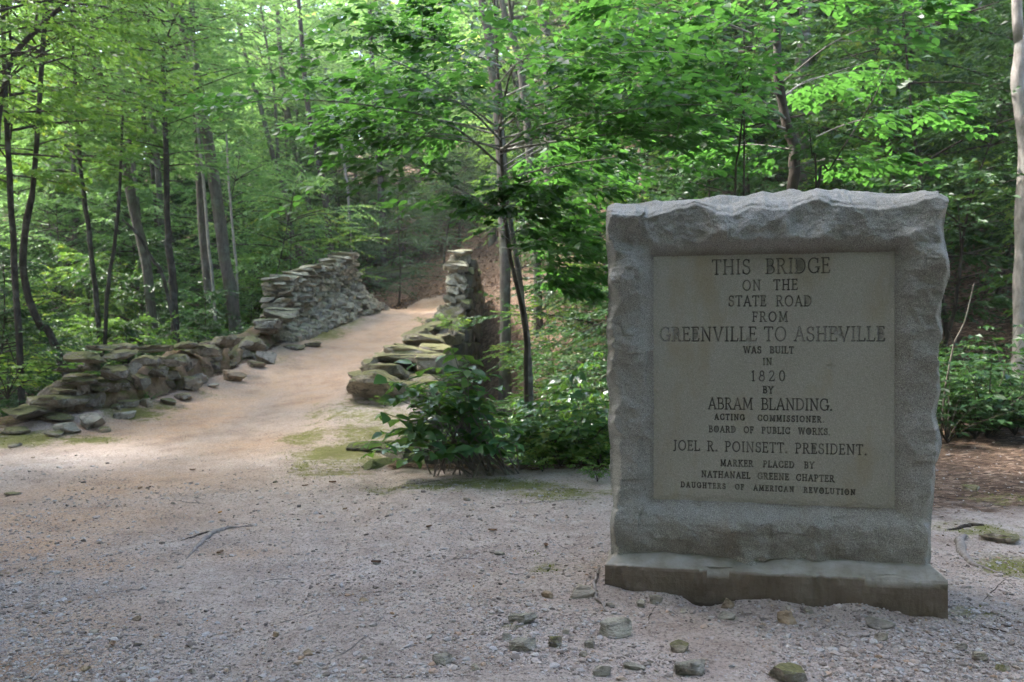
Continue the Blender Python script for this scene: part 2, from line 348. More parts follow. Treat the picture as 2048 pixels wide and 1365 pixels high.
def height(X, Y, detail=True):
    X = np.asarray(X, float); Y = np.asarray(Y, float)
    q = Y - hill_y(X); hill = hill_s(X) * (q + np.sqrt(q * q + 6)) * .5
    nat = floor_z(X) * sstep(flat_y(X), flat_y(X) + 4.2, Y) + hill
    if detail: nat = nat + .10 * fbm(X * .5, Y * .5, 0, 4, 3) * sstep(0, 2, Y - flat_y(X)) + hill * .06 * fbm(X * .12, Y * .12, 0, 3, 8)
    m = bridge_mask(X, Y); rz = road_z(Y)
    z = nat * (1 - m) + rz * m
    z = z - .055 * sstep(.4, 2.3, X) * (1 - sstep(5, 7.5, Y)) * sstep(0, 2.5, Y)
    if detail:
        z = z + .018 * fbm(X * 1.3, Y * 1.3, 0, 4, 11) + .007 * fbm(X * 9, Y * 9, 0, 3, 17)
        du_ = (X - .503) * .978 + (Y - 4.31) * -.2096; dn_ = (X - .503) * -.2096 + (Y - 4.31) * -.978      # soil banked against the monument's base
        z = z + (.022 + .03 * fbm(X * 4, Y * 4, 0, 3, 14)) * np.exp(-(np.maximum(dn_, -.02) / .13) ** 2) * (dn_ > -.3) * sstep(-.2, .05, du_) * (1 - sstep(1.6, 1.9, du_))
        edge = np.minimum(X - left_in(Y), right_in(Y) - X)      # the road hollows, its edges bank up
        z = z + m * sstep(9, 12, Y) * .10 * (1 - sstep(0, .55, edge)) - m * sstep(8, 11, Y) * .05 * sstep(.5, 1.3, edge)
    return z
def gspace(lo, hi, a, b, step, grow):
    c = list(np.arange(a, b, step)); s = step; x = c[-1]
    while x < hi: s *= grow; x += s; c.append(x)
    s = step; x = c[0]; l = []
    while x > lo: s *= grow; x -= s; l.append(x)
    return np.array(l[::-1] + c)
gx = gspace(-100, 100, -7.5, 4.2, .045, 1.07); gy = gspace(-40, 120, 2.6, 11.5, .045, 1.022)
GX, GY = np.meshgrid(gx, gy); GZ = height(GX, GY)
def blob(cx, cy_, rx, ry): return np.exp(-(((GX - cx) / rx) ** 2 + ((GY - cy_) / ry) ** 2))
def ground_at(px, py):                                # photo pixel -> point on the terrain
    d = np.array([(px - 1024) / FPX, 1, -(py - 683) / FPX]); t = np.linspace(2.5, 60, 6000)
    P = d[None] * t[:, None]; hz = height(P[:, 0], P[:, 1]); k = np.argmax(P[:, 2] + CAMZ < hz)
    return np.array([P[k, 0], P[k, 1], hz[k]])
bm = bridge_mask(GX, GY); fl = flat_y(GX)
onroad = bm * sstep(7, 9, GY) * sstep(-.1, .3, right_in(GY) - GX) * sstep(-.1, .3, GX - left_in(GY))
pathm = np.maximum(onroad * (1 - sstep(33, 36, GY)), (1 - sstep(-.6, .2, GY - fl)))
beyond = (1 - sstep(1.2, 1.9, np.abs(GX + 3.3 - .02 * (GY - 28) ** 2))) * sstep(26, 28, GY) * (1 - sstep(33, 35.5, GY))
pathm = np.maximum(pathm, beyond)
litter = 1 - pathm
bank = sstep(7.4, 8.2, GY) * (1 - sstep(12.5, 14, GY)) * sstep(-.9, -.4, GX - right_in(GY)) * (1 - sstep(-1.5, -1.2, GX)); litter = litter * (1 - .85 * bank)
litter = np.maximum(litter, .72 * sstep(2.0, 3.0, GX) * sstep(5.0, 7.0, GY))
litter = np.maximum(litter, .45 * np.exp(-((GX - 1.25) / .95) ** 2 - ((GY - 4.0) / .45) ** 2))
moss = np.zeros_like(GX)
for px, py, rx, ry, k in [(680, 905, .55, .5, 1), (610, 875, .35, .5, .8), (740, 870, .5, .6, .8), (660, 945, .4, .25, .7), (860, 975, .7, .3, .75), (960, 968, .6, .3, .85), (1040, 972, .5, .3, .9), (1110, 985, .45, .35, .8), (1180, 985, .35, .3, .6), (1095, 1140, .12, .12, .75), (1065, 1110, .15, .12, .5),
                          (40, 880, .6, .5, .9), (170, 880, .6, .3, .8), (270, 830, .5, .35, .9), (330, 815, .4, .35, .7), (420, 790, .4, .4, .5), (650, 668, .6, 1.2, .8), (700, 645, .5, 1.5, .7), (560, 720, .5, .6, .5),
                          (1960, 1060, .35, .3, .7), (2030, 1135, .25, .25, .9), (1930, 1230, .2, .15, .6), (2000, 1000, .4, .3, .5), (1030, 1250, .08, .06, .8), (1040, 1285, .08, .06, .8), (830, 640, .4, 1.0, .5)]:
    g = ground_at(px, py); moss = np.maximum(moss, k * blob(g[0], g[1], rx * 1.25, ry * 1.35))
moss = np.maximum(moss, .5 * bm * sstep(9, 11, GY) * (1 - sstep(29, 32, GY)) * (1 - sstep(-.1, .35, np.minimum(GX - left_in(GY), right_in(GY) - GX))))
moss = np.minimum(moss * 1.25, 1.15); moss = np.maximum(moss, bank * (.62 + .25 * fbm(GX * 2, GY * 2, 0, 3, 90)))
clay = np.zeros_like(GX)
clay = np.maximum(clay, .85 * onroad * sstep(8.5, 11, GY) * (.5 + .5 * sstep(.2, .9, .5 + fbm(GX * .6, GY * .25, 0, 3, 4))))
for px, py, rx, ry, k in [(60, 1090, .6, .5, .9), (150, 1130, .6, .3, .8), (60, 1330, .4, .25, .9), (500, 890, 1.1, 1.1, .8), (620, 800, .9, 1.2, .9), (120, 1040, 1.3, .8, .8), (300, 960, 1.2, .8, .75), (110, 1250, .6, .4, .6), (200, 980, 1.0, .7, .8), (470, 1110, .35, .2, .6), (30, 1000, .6, .6, .7), (350, 930, .9, .6, .45)]:
    g = ground_at(px, py); clay = np.maximum(clay, k * blob(g[0], g[1], rx, ry))
clay = np.maximum(clay, beyond * .95)  # tan path beyond the bridge, with sunlight put into its clay colour
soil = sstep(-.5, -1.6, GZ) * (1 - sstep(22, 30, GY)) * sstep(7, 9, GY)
for px, py, rx, ry, k in [(1230, 1190, .15, .12, .3)]:
    g = ground_at(px, py); soil = np.maximum(soil, k * blob(g[0], g[1], rx, ry))
gme = mesh_data("ground", np.stack([GX, GY, GZ], -1).reshape(-1, 3), grid_faces(len(gx), len(gy)), M['ground'], True,
                dict(moss=moss.ravel(), litter=litter.ravel(), clay=clay.ravel(), soil=soil.ravel()))
tag(obj("ground", gme), "sandy gravel path climbing over the bridge between leaf littered forest slopes", "ground", kind="structure")

# ------------------------------------------------------------------ the inscribed granite marker
O = np.array([.503, 4.31, 0]); U = np.array([.978, -.2096, 0]); U /= np.linalg.norm(U); N = np.array([-U[1] * -1, -U[0], 0]); N = np.array([U[1], -U[0], 0])
def face_uz(px, py, setback):
    d = np.array([(px - 1024) / FPX, 1, -(py - 683) / FPX]); c = np.array([0, 0, CAMZ]); o = O - N * setback
    k = np.dot(o - c, N) / np.dot(d, N); p = c + d * k - o
    return float(np.dot(p, U)), float(p[2])
def world(u, z, depth):                              # depth: outwards from the plinth's front plane
    u = np.asarray(u, float); z = np.asarray(z, float); depth = np.asarray(depth, float)
    return (O[None] + u.ravel()[:, None] * U + depth.ravel()[:, None] * N) + np.stack([0 * u.ravel(), 0 * u.ravel(), z.ravel()], 1)
marker = tag(empty("stone_marker", O + U * .85 - N * .35), "large rough hewn granite slab with a carved inscription on a concrete base", "monument")
def to_local(V): return V - np.array(marker.location)[None]
SB = .10; PSB = .135
outL = np.array([face_uz(x, y, SB) for x, y in [(1211, 415), (1210, 470), (1214, 540), (1216, 600), (1210, 660), (1213, 700), (1209, 760), (1217, 800), (1213, 850), (1218, 900), (1217, 960), (1225, 1010), (1218, 1050), (1222, 1112)]])
outR = np.array([face_uz(x, y, SB) for x, y in [(1909, 391), (1900, 420), (1894, 449), (1898, 498), (1904, 553), (1891, 597), (1887, 630), (1894, 663), (1882, 712), (1891, 784), (1879, 833), (1887, 893), (1875, 932), (1875, 998), (1868, 1050), (1866, 1080), (1870, 1142)]])
arr = np.array([face_uz(x, y, SB) for x, y in [(1211, 418), (1250, 426), (1297, 428), (1326, 416), (1389, 400), (1433, 418), (1469, 421), (1502, 406), (1524, 406), (1546, 416), (1583, 410), (1638, 389), (1667, 402), (1722, 406), (1766, 411), (1799, 405), (1839, 395), (1876, 386), (1909, 394)]])
SIL = [(1211, 414), (1235, 408), (1301, 406), (1378, 400), (1436, 395), (1491, 393), (1524, 383), (1545, 387), (1568, 383), (1601, 387), (1634, 377), (1660, 382), (1722, 384), (1802, 388), (1839, 385), (1883, 381), (1908, 386)]
sil = np.array([face_uz(x, y, SB + .26) for x, y in SIL])
pan = {k: face_uz(*v, PSB) for k, v in dict(a=(1308, 512), b=(1796, 506), c=(1783, 1014), d=(1306, 1003)).items()}
PU0, PU1 = (pan['a'][0] + pan['d'][0]) / 2, (pan['b'][0] + pan['c'][0]) / 2; PZ0, PZ1 = (pan['c'][1] + pan['d'][1]) / 2, (pan['a'][1] + pan['b'][1]) / 2
def mk_slab():
    NU, NV = 330, 360
    s = np.linspace(0, 1, NU); t = np.linspace(0, 1, NV)
    ub = np.interp(s, [0, 1], [outL[-1, 0], outR[-1, 0]])
    zb = np.full(NU, .21)
    za = np.interp(np.interp(s, [0, 1], [outL[0, 0], outR[0, 0]]), arr[:, 0], arr[:, 1])
    S, T = np.meshgrid(s, t)
    Z = zb[None] + (za - zb)[None] * T
    Lx = np.interp(-Z, -outL[:, 1], outL[:, 0]); Rx = np.interp(-Z, -outR[:, 1], outR[:, 0])
    Uu = Lx + (Rx - Lx) * S
    # distance outside the panel rectangle (edges a little irregular)
    wob = .012 * fbm(Uu * 9, Z * 9, 0, 3, 31)
    dx = np.maximum(PU0 - Uu, Uu - PU1); dz = np.maximum(PZ0 - Z, Z - PZ1)
    dp = np.where((dx > 0) & (dz > 0), np.hypot(np.maximum(dx, 0), np.maximum(dz, 0)), np.maximum(dx, dz))
    f1, f2 = worley(Uu * 5.2 + .25 * fbm(Uu * 4, Z * 4, 0, 2, 5), Z * 4.4 + .3 * fbm(Uu * 4, Z * 4, 1.7, 2, 6), 12)
    g1, g2 = worley(Uu * 13 + .3 * fbm(Uu * 9, Z * 9, 0, 2, 7), Z * 11, 15)
    rel = .105 * np.clip(f1, 0, 1.1) ** 1.35 + .028 * g1 ** 1.2 + .03 * fbm(Uu * 3, Z * 3, 0, 3, 21) + .013 * fbm(Uu * 20, Z * 20, 0, 5, 25) + .006 * fbm(Uu * 70, Z * 70, 0, 2, 27)
    fac = np.full(Uu.shape, -9.)
    for sc_, am_, sd_ in ((4.6, .125, 91), (11.0, .05, 95), (24.0, .016, 99)):
        qx, qy = Uu * sc_ + .22 * fbm(Uu * 5, Z * 5, 0, 3, sd_), Z * sc_ * 1.15 + .22 * fbm(Uu * 5, Z * 5, 2, 3, sd_ + 1); ix, iy = np.floor(qx).astype(int), np.floor(qy).astype(int); best = np.full(Uu.shape, 9.)
        for ax_ in (-1, 0, 1):
            for ay_ in (-1, 0, 1):
                cx, cyy = ix + ax_, iy + ay_; z0_ = np.zeros_like(cx); hx = [_hash(cx, cyy, z0_ + q_, sd_) for q_ in range(5)]; ddx, ddy = qx - cx - hx[0], qy - cyy - hx[1]
                best = np.minimum(best, .35 * hx[2] + (hx[3] - .5) * .8 * ddx + (hx[4] - .6) * .8 * ddy + .55 * np.hypot(ddx, ddy))
        rel = rel * (.5 if sc_ < 6 else 1) + am_ * best
    rel = rel * (.55 + .45 * sstep(-.4, .4, fbm(Uu * 2.2, Z * 2.2, 0, 2, 29))) - .012
    ramp_ = sstep(-.005, .085, dp + wob)
    border = -.040 + ramp_ * (.006 + rel * .74)
    border = border + .03 * sstep(.72, .55, Z) * sstep(PZ0 + .0, PZ0 - .12, Z) * 1.0 - .035 * sstep(.36, .22, Z)
    depth = np.where(dp < 0, -.042, border)
    el_ = (Uu - Lx); er = (Rx - Uu)
    depth = depth - .075 * (1 - sstep(0, np.clip(.042 + .035 * fbm(Z * 8, 0 * Z, 0, 4, 3), .01, .1), el_)) - .06 * (1 - sstep(0, np.clip(.035 + .03 * fbm(Z * 8, 0 * Z + 5, 0, 4, 4), .008, .09), er))
    te = (za[None] - Z); depth = depth - .03 * (1 - sstep(0, .03, te))
    Zs = Z + np.where(dp > 0, .006 * fbm(Uu * 16, Z * 16, 0, 2, 41), 0)
    V = [np.stack([Uu, Zs, depth - SB], -1).reshape(-1, 3)]; F = [grid_faces(NU, NV)]
    nrow = NU * NV
    # top: climbs from the front arris to the back ridge, then over to the back
    NT = 36; tt = np.linspace(0, 1, NT)[1:]
    u_top = Uu[-1]; zs_ = np.interp(u_top, sil[:, 0], sil[:, 1]); d0 = depth[-1]; z0 = Zs[-1]
    rows = []
    for q in tt:
        if q < .55:
            p = q / .55; d = d0 + (-.26 - d0) * p; z = z0 + (zs_ - z0) * (p ** .8)
        else:
            p = (q - .55) / .45; d = -.26 - .26 * p; z = zs_ - .10 * p ** 2
        nz = .016 * fbm(u_top * 8, d * 9 + 3, 0, 4, 51) * math.sin(math.pi * min(1, q / .95)) + .004 * fbm(u_top * 50, d * 50, 0, 2, 52)
        rows.append(np.stack([u_top, z + nz * (1 if q < .5 or q > .6 else .25), d - SB + 0 * u_top], -1))
    V.append(np.array(rows).reshape(-1, 3))
    fr = np.arange(NU) + (NV - 1) * NU
    allrows = np.vstack([fr[None], (np.arange(NU * (NT - 1)) + nrow).reshape(NT - 1, NU)])
    a = allrows[:-1, :-1].ravel(); b = allrows[:-1, 1:].ravel(); c = allrows[1:, 1:].ravel(); d_ = allrows[1:, :-1].ravel()
    F.append(np.stack([a, b, c, d_], 1))
    n0 = nrow + NU * (NT - 1)
    # sides and back
    for side, col in ((0, 0), (1, NU - 1)):
        ND = 26; dd = np.linspace(0, 1, ND)[1:]; edge = np.stack([Uu[:, col], Zs[:, col], depth[:, col] - SB], -1)
        cols = []
        for q in dd:
            e = edge.copy(); e[:, 2] = edge[:, 2] + (-.62 - edge[:, 2]) * q
            out = (.02 * fbm(e[:, 1] * 7, e[:, 2] * 7, 0, 4, 61 + side) - .03 * q) * min(1, q * 4)
            e[:, 0] += (-1 if side == 0 else 1) * out
            e[:, 1] -= (e[:, 1] > za[col] - .16) * (e[:, 1] - (za[col] - .16)) * .6 * q
            cols.append(e)
        V.append(np.array(cols).reshape(-1, 3))
        idx = np.vstack([(np.arange(NV) * NU + col)[None], (np.arange(NV * (ND - 1)) + n0).reshape(ND - 1, NV)])
        a = idx[:-1, :-1].ravel(); b = idx[:-1, 1:].ravel(); c = idx[1:, 1:].ravel(); d_ = idx[1:, :-1].ravel()
        q_ = np.stack([a, b, c, d_], 1); F.append(q_ if side == 0 else q_[:, ::-1]); n0 += NV * (ND - 1)
    NB = 60; sb = np.linspace(0, 1, NB); Sb, Tb = np.meshgrid(sb, sb)
    u0, u1 = outL[:, 0].mean() + .01, outR[:, 0].mean() - .01
    Ub = u0 + (u1 - u0) * Sb; Zb = .2 + (za.mean() - .12 - .2) * Tb
    Db = -.60 + .03 * fbm(Ub * 4, Zb * 4, 0, 4, 71)
    V.append(np.stack([Ub, Zb, Db], -1).reshape(-1, 3)); F.append(grid_faces(NB, NB, n0, True))
    V = np.concatenate(V); dark_tone = np.zeros(len(V))
    gq = .55 * np.exp(-(np.abs(dp) / .03) ** 2) * sstep(PZ1 - .05, PZ1 + .02, Z) + .8 * sstep(.5, .24, Z) * (.5 + .5 * fbm(Uu * 4, Z * 6, 0, 3, 81)) * sstep(.1, .6, .5 + fbm(Uu * 5, Z * 3, 0, 3, 83))
    dark_tone[:nrow] = np.clip(gq + .35 * np.exp(-(dp / .022) ** 2), 0, 1).ravel()  # darker along the panel's rim and, in patches, towards the foot
    return mesh_data("slab", to_local(world(V[:, 0], V[:, 1], V[:, 2])), np.concatenate(F), M['granite'], True, dict(dark_tone=dark_tone))
obj("slab", mk_slab(), marker)

# ---- carved lettering: single strokes with serifs, cut as V grooves into a dressed panel
def arc(cx, cy_, rx, ry, a0, a1, n=14):
    a = np.radians(np.linspace(a0, a1, n)); return [(cx + rx * math.cos(q), cy_ + ry * math.sin(q)) for q in a]
K, H_, S_ = 1.0, .55, .42                               # thick, thin, serif stroke weights
def vs_(x, y0=0, y1=1, w_=K, s=.11, lo=True, hi=True):   # a stem with serifs
    r = [([(x, y0), (x, y1)], w_)]
    if lo: r.append(([(x - s, y0), (x + s, y0)], S_))
    if hi: r.append(([(x - s, y1), (x + s, y1)], S_))
    return r
GL = {
 'A': (.78, [([(.08, 0), (.40, 1)], H_), ([(.40, 1), (.70, 0)], K), ([(.18, .34), (.58, .34)], H_), ([(0, 0), (.17, 0)], S_), ([(.60, 0), (.80, 0)], S_)]),
 'B': (.62, vs_(.12, hi=False, lo=False) + [([(0, 1), (.30, 1)] + arc(.30, .76, .22, .24, 90, -90) + [(.14, .52)], H_), ([(.30, .52)] + arc(.32, .26, .27, .26, 90, -90) + [(0, 0)], K * .85)]),
 'C': (.74, [(arc(.42, .5, .38, .5, 48, 312, 26), K * .85), ([(.67, .66), (.69, .95)], S_), ([(.67, .1), (.69, .3)], S_)]),
 'D': (.76, vs_(.12, lo=False, hi=False) + [([(0, 1), (.30, 1)] + arc(.30, .5, .40, .5, 90, -90, 22) + [(0, 0)], K * .8)]),
 'E': (.58, vs_(.12, lo=False, hi=False) + [([(0, 1), (.50, 1), (.52, .86)], H_), ([(.12, .53), (.42, .53)], H_), ([(.42, .45), (.42, .61)], S_), ([(0, 0), (.53, 0), (.56, .17)], H_)]),
 'F': (.55, vs_(.12, hi=False) + [([(0, 1), (.50, 1), (.52, .84)], H_), ([(.12, .52), (.40, .52)], H_), ([(.40, .44), (.40, .60)], S_)]),
 'G': (.80, [(arc(.42, .5, .38, .5, 50, 335, 28), K * .85), ([(.67, .68), (.68, .95)], S_), ([(.70, .03), (.70, .40)], K * .8), ([(.55, .40), (.82, .40)], S_)]),
 'H': (.80, vs_(.14) + vs_(.66) + [([(.14, .52), (.66, .52)], H_)]),
 'I': (.30, vs_(.15)),
 'J': (.42, [([(.26, 1), (.26, .10)] + arc(.12, .06, .14, .14, 10, -110, 8), K), ([(.14, 1), (.38, 1)], S_)]),
 'K': (.74, vs_(.13) + [([(.62, 1), (.15, .45)], H_), ([(.28, .58), (.68, 0)], K), ([(.52, 1), (.72, 1)], S_), ([(.58, 0), (.78, 0)], S_)]),
 'L': (.56, vs_(.12, lo=False) + [([(0, 0), (.52, 0), (.55, .18)], H_)]),
 'M': (.94, [([(.12, 0), (.16, 1)], H_), ([(.16, 1), (.47, .12)], K), ([(.47, .12), (.78, 1)], H_), ([(.78, 1), (.82, 0)], K), ([(.02, 0), (.22, 0)], S_), ([(.70, 0), (.92, 0)], S_), ([(.04, 1), (.18, 1)], S_), ([(.77, 1), (.90, 1)], S_)]),
 'N': (.82, [([(.14, 0), (.14, 1)], H_), ([(.14, 1), (.68, 0)], K), ([(.68, 0), (.68, 1)], H_), ([(.04, 0), (.24, 0)], S_), ([(.58, 1), (.78, 1)], S_), ([(.02, 1), (.16, 1)], S_)]),
 'O': (.86, [(arc(.43, .5, .38, .5, 0, 360, 36), K * .8)]),
 'P': (.60, vs_(.12, hi=False) + [([(0, 1), (.30, 1)] + arc(.30, .74, .25, .26, 90, -90) + [(.12, .48)], K * .75)]),
 'R': (.70, vs_(.12, hi=False) + [([(0, 1), (.30, 1)] + arc(.30, .76, .23, .24, 90, -90) + [(.12, .52)], K * .75), ([(.32, .52), (.60, 0)], K), ([(.54, 0), (.72, 0)], S_)]),
 'S': (.58, [(arc(.29, .75, .21, .24, 40, 230, 14) + arc(.29, .25, .24, .26, 70, -145, 16), K * .85), ([(.48, .78), (.48, .96)], S_), ([(.06, .05), (.06, .27)], S_)]),
 'T': (.66, vs_(.33, hi=False) + [([(.02, .85), (.03, 1), (.63, 1), (.64, .85)], H_)]),
 'U': (.80, [([(.14, 1), (.14, .28)] + arc(.40, .28, .26, .28, 180, 360, 16) + [(.66, 1)], K * .8), ([(.02, 1), (.26, 1)], S_), ([(.56, 1), (.76, 1)], S_)]),
 'V': (.76, [([(.08, 1), (.38, 0)], K), ([(.38, 0), (.68, 1)], H_), ([(-.02, 1), (.19, 1)], S_), ([(.59, 1), (.78, 1)], S_)]),
 'W': (1.08, [([(.08, 1), (.32, 0)], K), ([(.32, 0), (.54, 1)], H_), ([(.54, 1), (.78, 0)], K), ([(.78, 0), (1.0, 1)], H_), ([(-.02, 1), (.18, 1)], S_), ([(.92, 1), (1.08, 1)], S_)]),
 'Y': (.74, [([(.08, 1), (.37, .48)], K), ([(.37, .48), (.66, 1)], H_), ([(.37, .48), (.37, 0)], K), ([(.25, 0), (.49, 0)], S_), ([(-.02, 1), (.18, 1)], S_), ([(.57, 1), (.76, 1)], S_)]),
 '.': (.20, [([(.09, .03), (.11, .03)], 1.5)]),
 '1': (.34, vs_(.18, hi=False) + [([(.06, .86), (.18, 1)], H_)]),
 '8': (.58, [(arc(.29, .76, .19, .23, 0, 360, 22), K * .8), (arc(.29, .26, .25, .27, 0, 360, 24), K * .85)]),
 '2': (.60, [(arc(.28, .73, .22, .26, 160, -35, 16) + [(.04, .02), (.52, .02), (.56, .16)], K * .85)]),
 '0': (.62, [(arc(.31, .5, .26, .5, 0, 360, 30), K * .8)]),
}
LINES = [("THIS BRIDGE", 1424, 1660, 521, 550, 550, 546, .075, 1.15), ("ON THE", 1485, 1595, 562, 582, 582, 580, .085, .9), ("STATE ROAD", 1457, 1623, 593, 613, 613, 613, .085, .9), ("FROM", 1505, 1575, 625, 644, 644, 644, .085, .9),
         ("GREENVILLE TO ASHEVILLE", 1320, 1770, 656, 683, 683, 683, .08, .45), ("WAS BUILT", 1487, 1587, 694, 707, 707, 708, .09, 1.1), ("IN", 1526, 1543, 718, 731, 731, 731, .09, .9), ("1820", 1503, 1570, 743, 763, 763, 763, .095, .9), ("BY", 1526, 1546, 774, 787, 787, 788, .095, .9),
         ("ABRAM BLANDING.", 1416, 1664, 797, 819, 819, 822, .09, 1.2), ("ACTING COMMISSIONER.", 1429, 1648, 829, 841, 840, 846, .10, 1.2), ("BOARD OF PUBLIC WORKS.", 1418, 1660, 853, 866, 865, 871, .10, .9), ("JOEL R. POINSETT. PRESIDENT.", 1346, 1733, 882, 902, 901, 911, .095, .6),
         ("MARKER PLACED BY", 1441, 1628, 921, 934, 933, 938, .10, 1.1), ("NATHANAEL GREENE CHAPTER", 1403, 1668, 943, 957, 955, 965, .10, .75), ("DAUGHTERS OF AMERICAN REVOLUTION", 1362, 1710, 965, 977, 975, 991, .10, .75)]
def mk_panel():
    st = .0021; nu = int((PU1 - PU0) / st); nv = int((PZ1 - PZ0) / st)
    u = np.linspace(PU0, PU1, nu); z = np.linspace(PZ0, PZ1, nv); D = np.zeros((nv, nu)); du = u[1] - u[0]; dz = z[1] - z[0]
    G = np.zeros((nv, nu)); rng = np.random.default_rng(5)
    for txt, x0, x1, yt, yb, bl, br, wt, sp in LINES:
        ua, za = face_uz(x0, bl, PSB); ub, zb = face_uz(x1, br, PSB); _, zt = face_uz(x0, yt, PSB); hgt = zt - za
        asp = .92; adv = [GL[c][0] * hgt * asp if c != ' ' else 0 for c in txt]
        nsp = txt.count(' '); gaps = len(txt) - 1 - 2 * nsp
        free = (ub - ua) - sum(adv)
        if free < .02 * hgt * gaps: asp *= ((ub - ua) - (.06 * gaps + sp * .9 * nsp) * hgt) / sum(adv); adv = [GL[c][0] * hgt * asp if c != ' ' else 0 for c in txt]; free = (ub - ua) - sum(adv)
        unit = free / max(1e-6, gaps + nsp * (2 + sp * 5)) if (gaps + nsp) else 0
        x = ua
        for k, ch in enumerate(txt):
            if ch == ' ': x += unit * sp * 5 + unit * 2; continue
            worn = rng.random() < .16 and ch in 'BODRPAE'
            for pts, wk in GL[ch][1]:
                hw = max(.0026, wt * wk * hgt * .58)
                P = np.array(pts, float); P = np.stack([x + P[:, 0] * hgt * asp, P[:, 1] * hgt], 1)
                P[:, 1] += za + (zb - za) * (P[:, 0] - ua) / max(.01, ub - ua)
                for a, b in zip(P[:-1], P[1:]):
                    lo = np.minimum(a, b) - hw * 2.5; hi = np.maximum(a, b) + hw * 2.5
                    i0, i1 = int((lo[0] - PU0) / du), int((hi[0] - PU0) / du) + 2; j0, j1 = int((lo[1] - PZ0) / dz), int((hi[1] - PZ0) / dz) + 2
                    i0, j0 = max(0, i0), max(0, j0)
                    uu, zz = np.meshgrid(u[i0:i1], z[j0:j1]); d = b - a; l2 = d @ d + 1e-12
                    tt = np.clip(((uu - a[0]) * d[0] + (zz - a[1]) * d[1]) / l2, 0, 1); dist = np.hypot(uu - a[0] - tt * d[0], zz - a[1] - tt * d[1])
                    v = np.clip(1.15 - dist / hw * .75, 0, 1)
                    D[j0:j1, i0:i1] = np.maximum(D[j0:j1, i0:i1], v * min(.008, hw * 1.6 + .002)); G[j0:j1, i0:i1] = np.maximum(G[j0:j1, i0:i1], v)
            if worn:                                     # counters where the stone has broken away
                cx, cz = x + GL[ch][0] * hgt * asp * .45, za + hgt * .5; uu, zz = np.meshgrid(u, z[max(0, int((za - PZ0) / dz) - 2):int((zt - PZ0) / dz) + 4]); j0 = max(0, int((za - PZ0) / dz) - 2)
                e = 1 - ((uu - cx) / (GL[ch][0] * hgt * asp * .42)) ** 2 - ((zz - cz) / (hgt * .46)) ** 2
                v = np.clip(e * 3, 0, 1); sl = slice(j0, j0 + v.shape[0])
                D[sl] = np.maximum(D[sl], v * .0035); G[sl] = np.maximum(G[sl], v * .45)
            x += adv[k] + (unit if k + 1 < len(txt) and txt[k + 1] != ' ' else 0)
    uu, zz = np.meshgrid(u, z)
    chips = 0
    for px, py, r in [(1497, 680, .022), (1672, 665, .02), (1662, 733, .016), (1682, 672, .012)]:
        cu, cz = face_uz(px, py, PSB); q = np.clip(1.2 - np.hypot(uu - cu, zz - cz) / (r * (1 + .4 * fbm(uu * 60, zz * 60, 0, 2, 3))), 0, 1)
        D = np.where(q > 0, D * (1 - np.clip(q * 1.6, 0, .85)) + .006 * q, D); G = G * (1 - np.clip(q * 1.5, 0, .8)) + .25 * q * (py < 690)
    edge = np.minimum(np.minimum(uu - PU0, PU1 - uu), np.minimum(zz - PZ0, PZ1 - zz))
    dep = -PSB - D + 0.0005 * fbm(uu * 90, zz * 90, 0, 3, 7) + .0025 * fbm(uu * 3, zz * 3, 0, 3, 9) - .004 * (1 - sstep(0, .03, edge + .012 * fbm(uu * 20, zz * 20, 0, 3, 33)))
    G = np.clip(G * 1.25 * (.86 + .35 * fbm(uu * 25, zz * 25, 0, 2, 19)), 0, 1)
    return mesh_data("inscription_panel", to_local(world(uu, zz, dep)), grid_faces(nu, nv), M['granite_panel'], True, dict(groove=G.ravel(), dark_tone=0 * G.ravel()))
obj("inscription_panel", mk_panel(), marker)
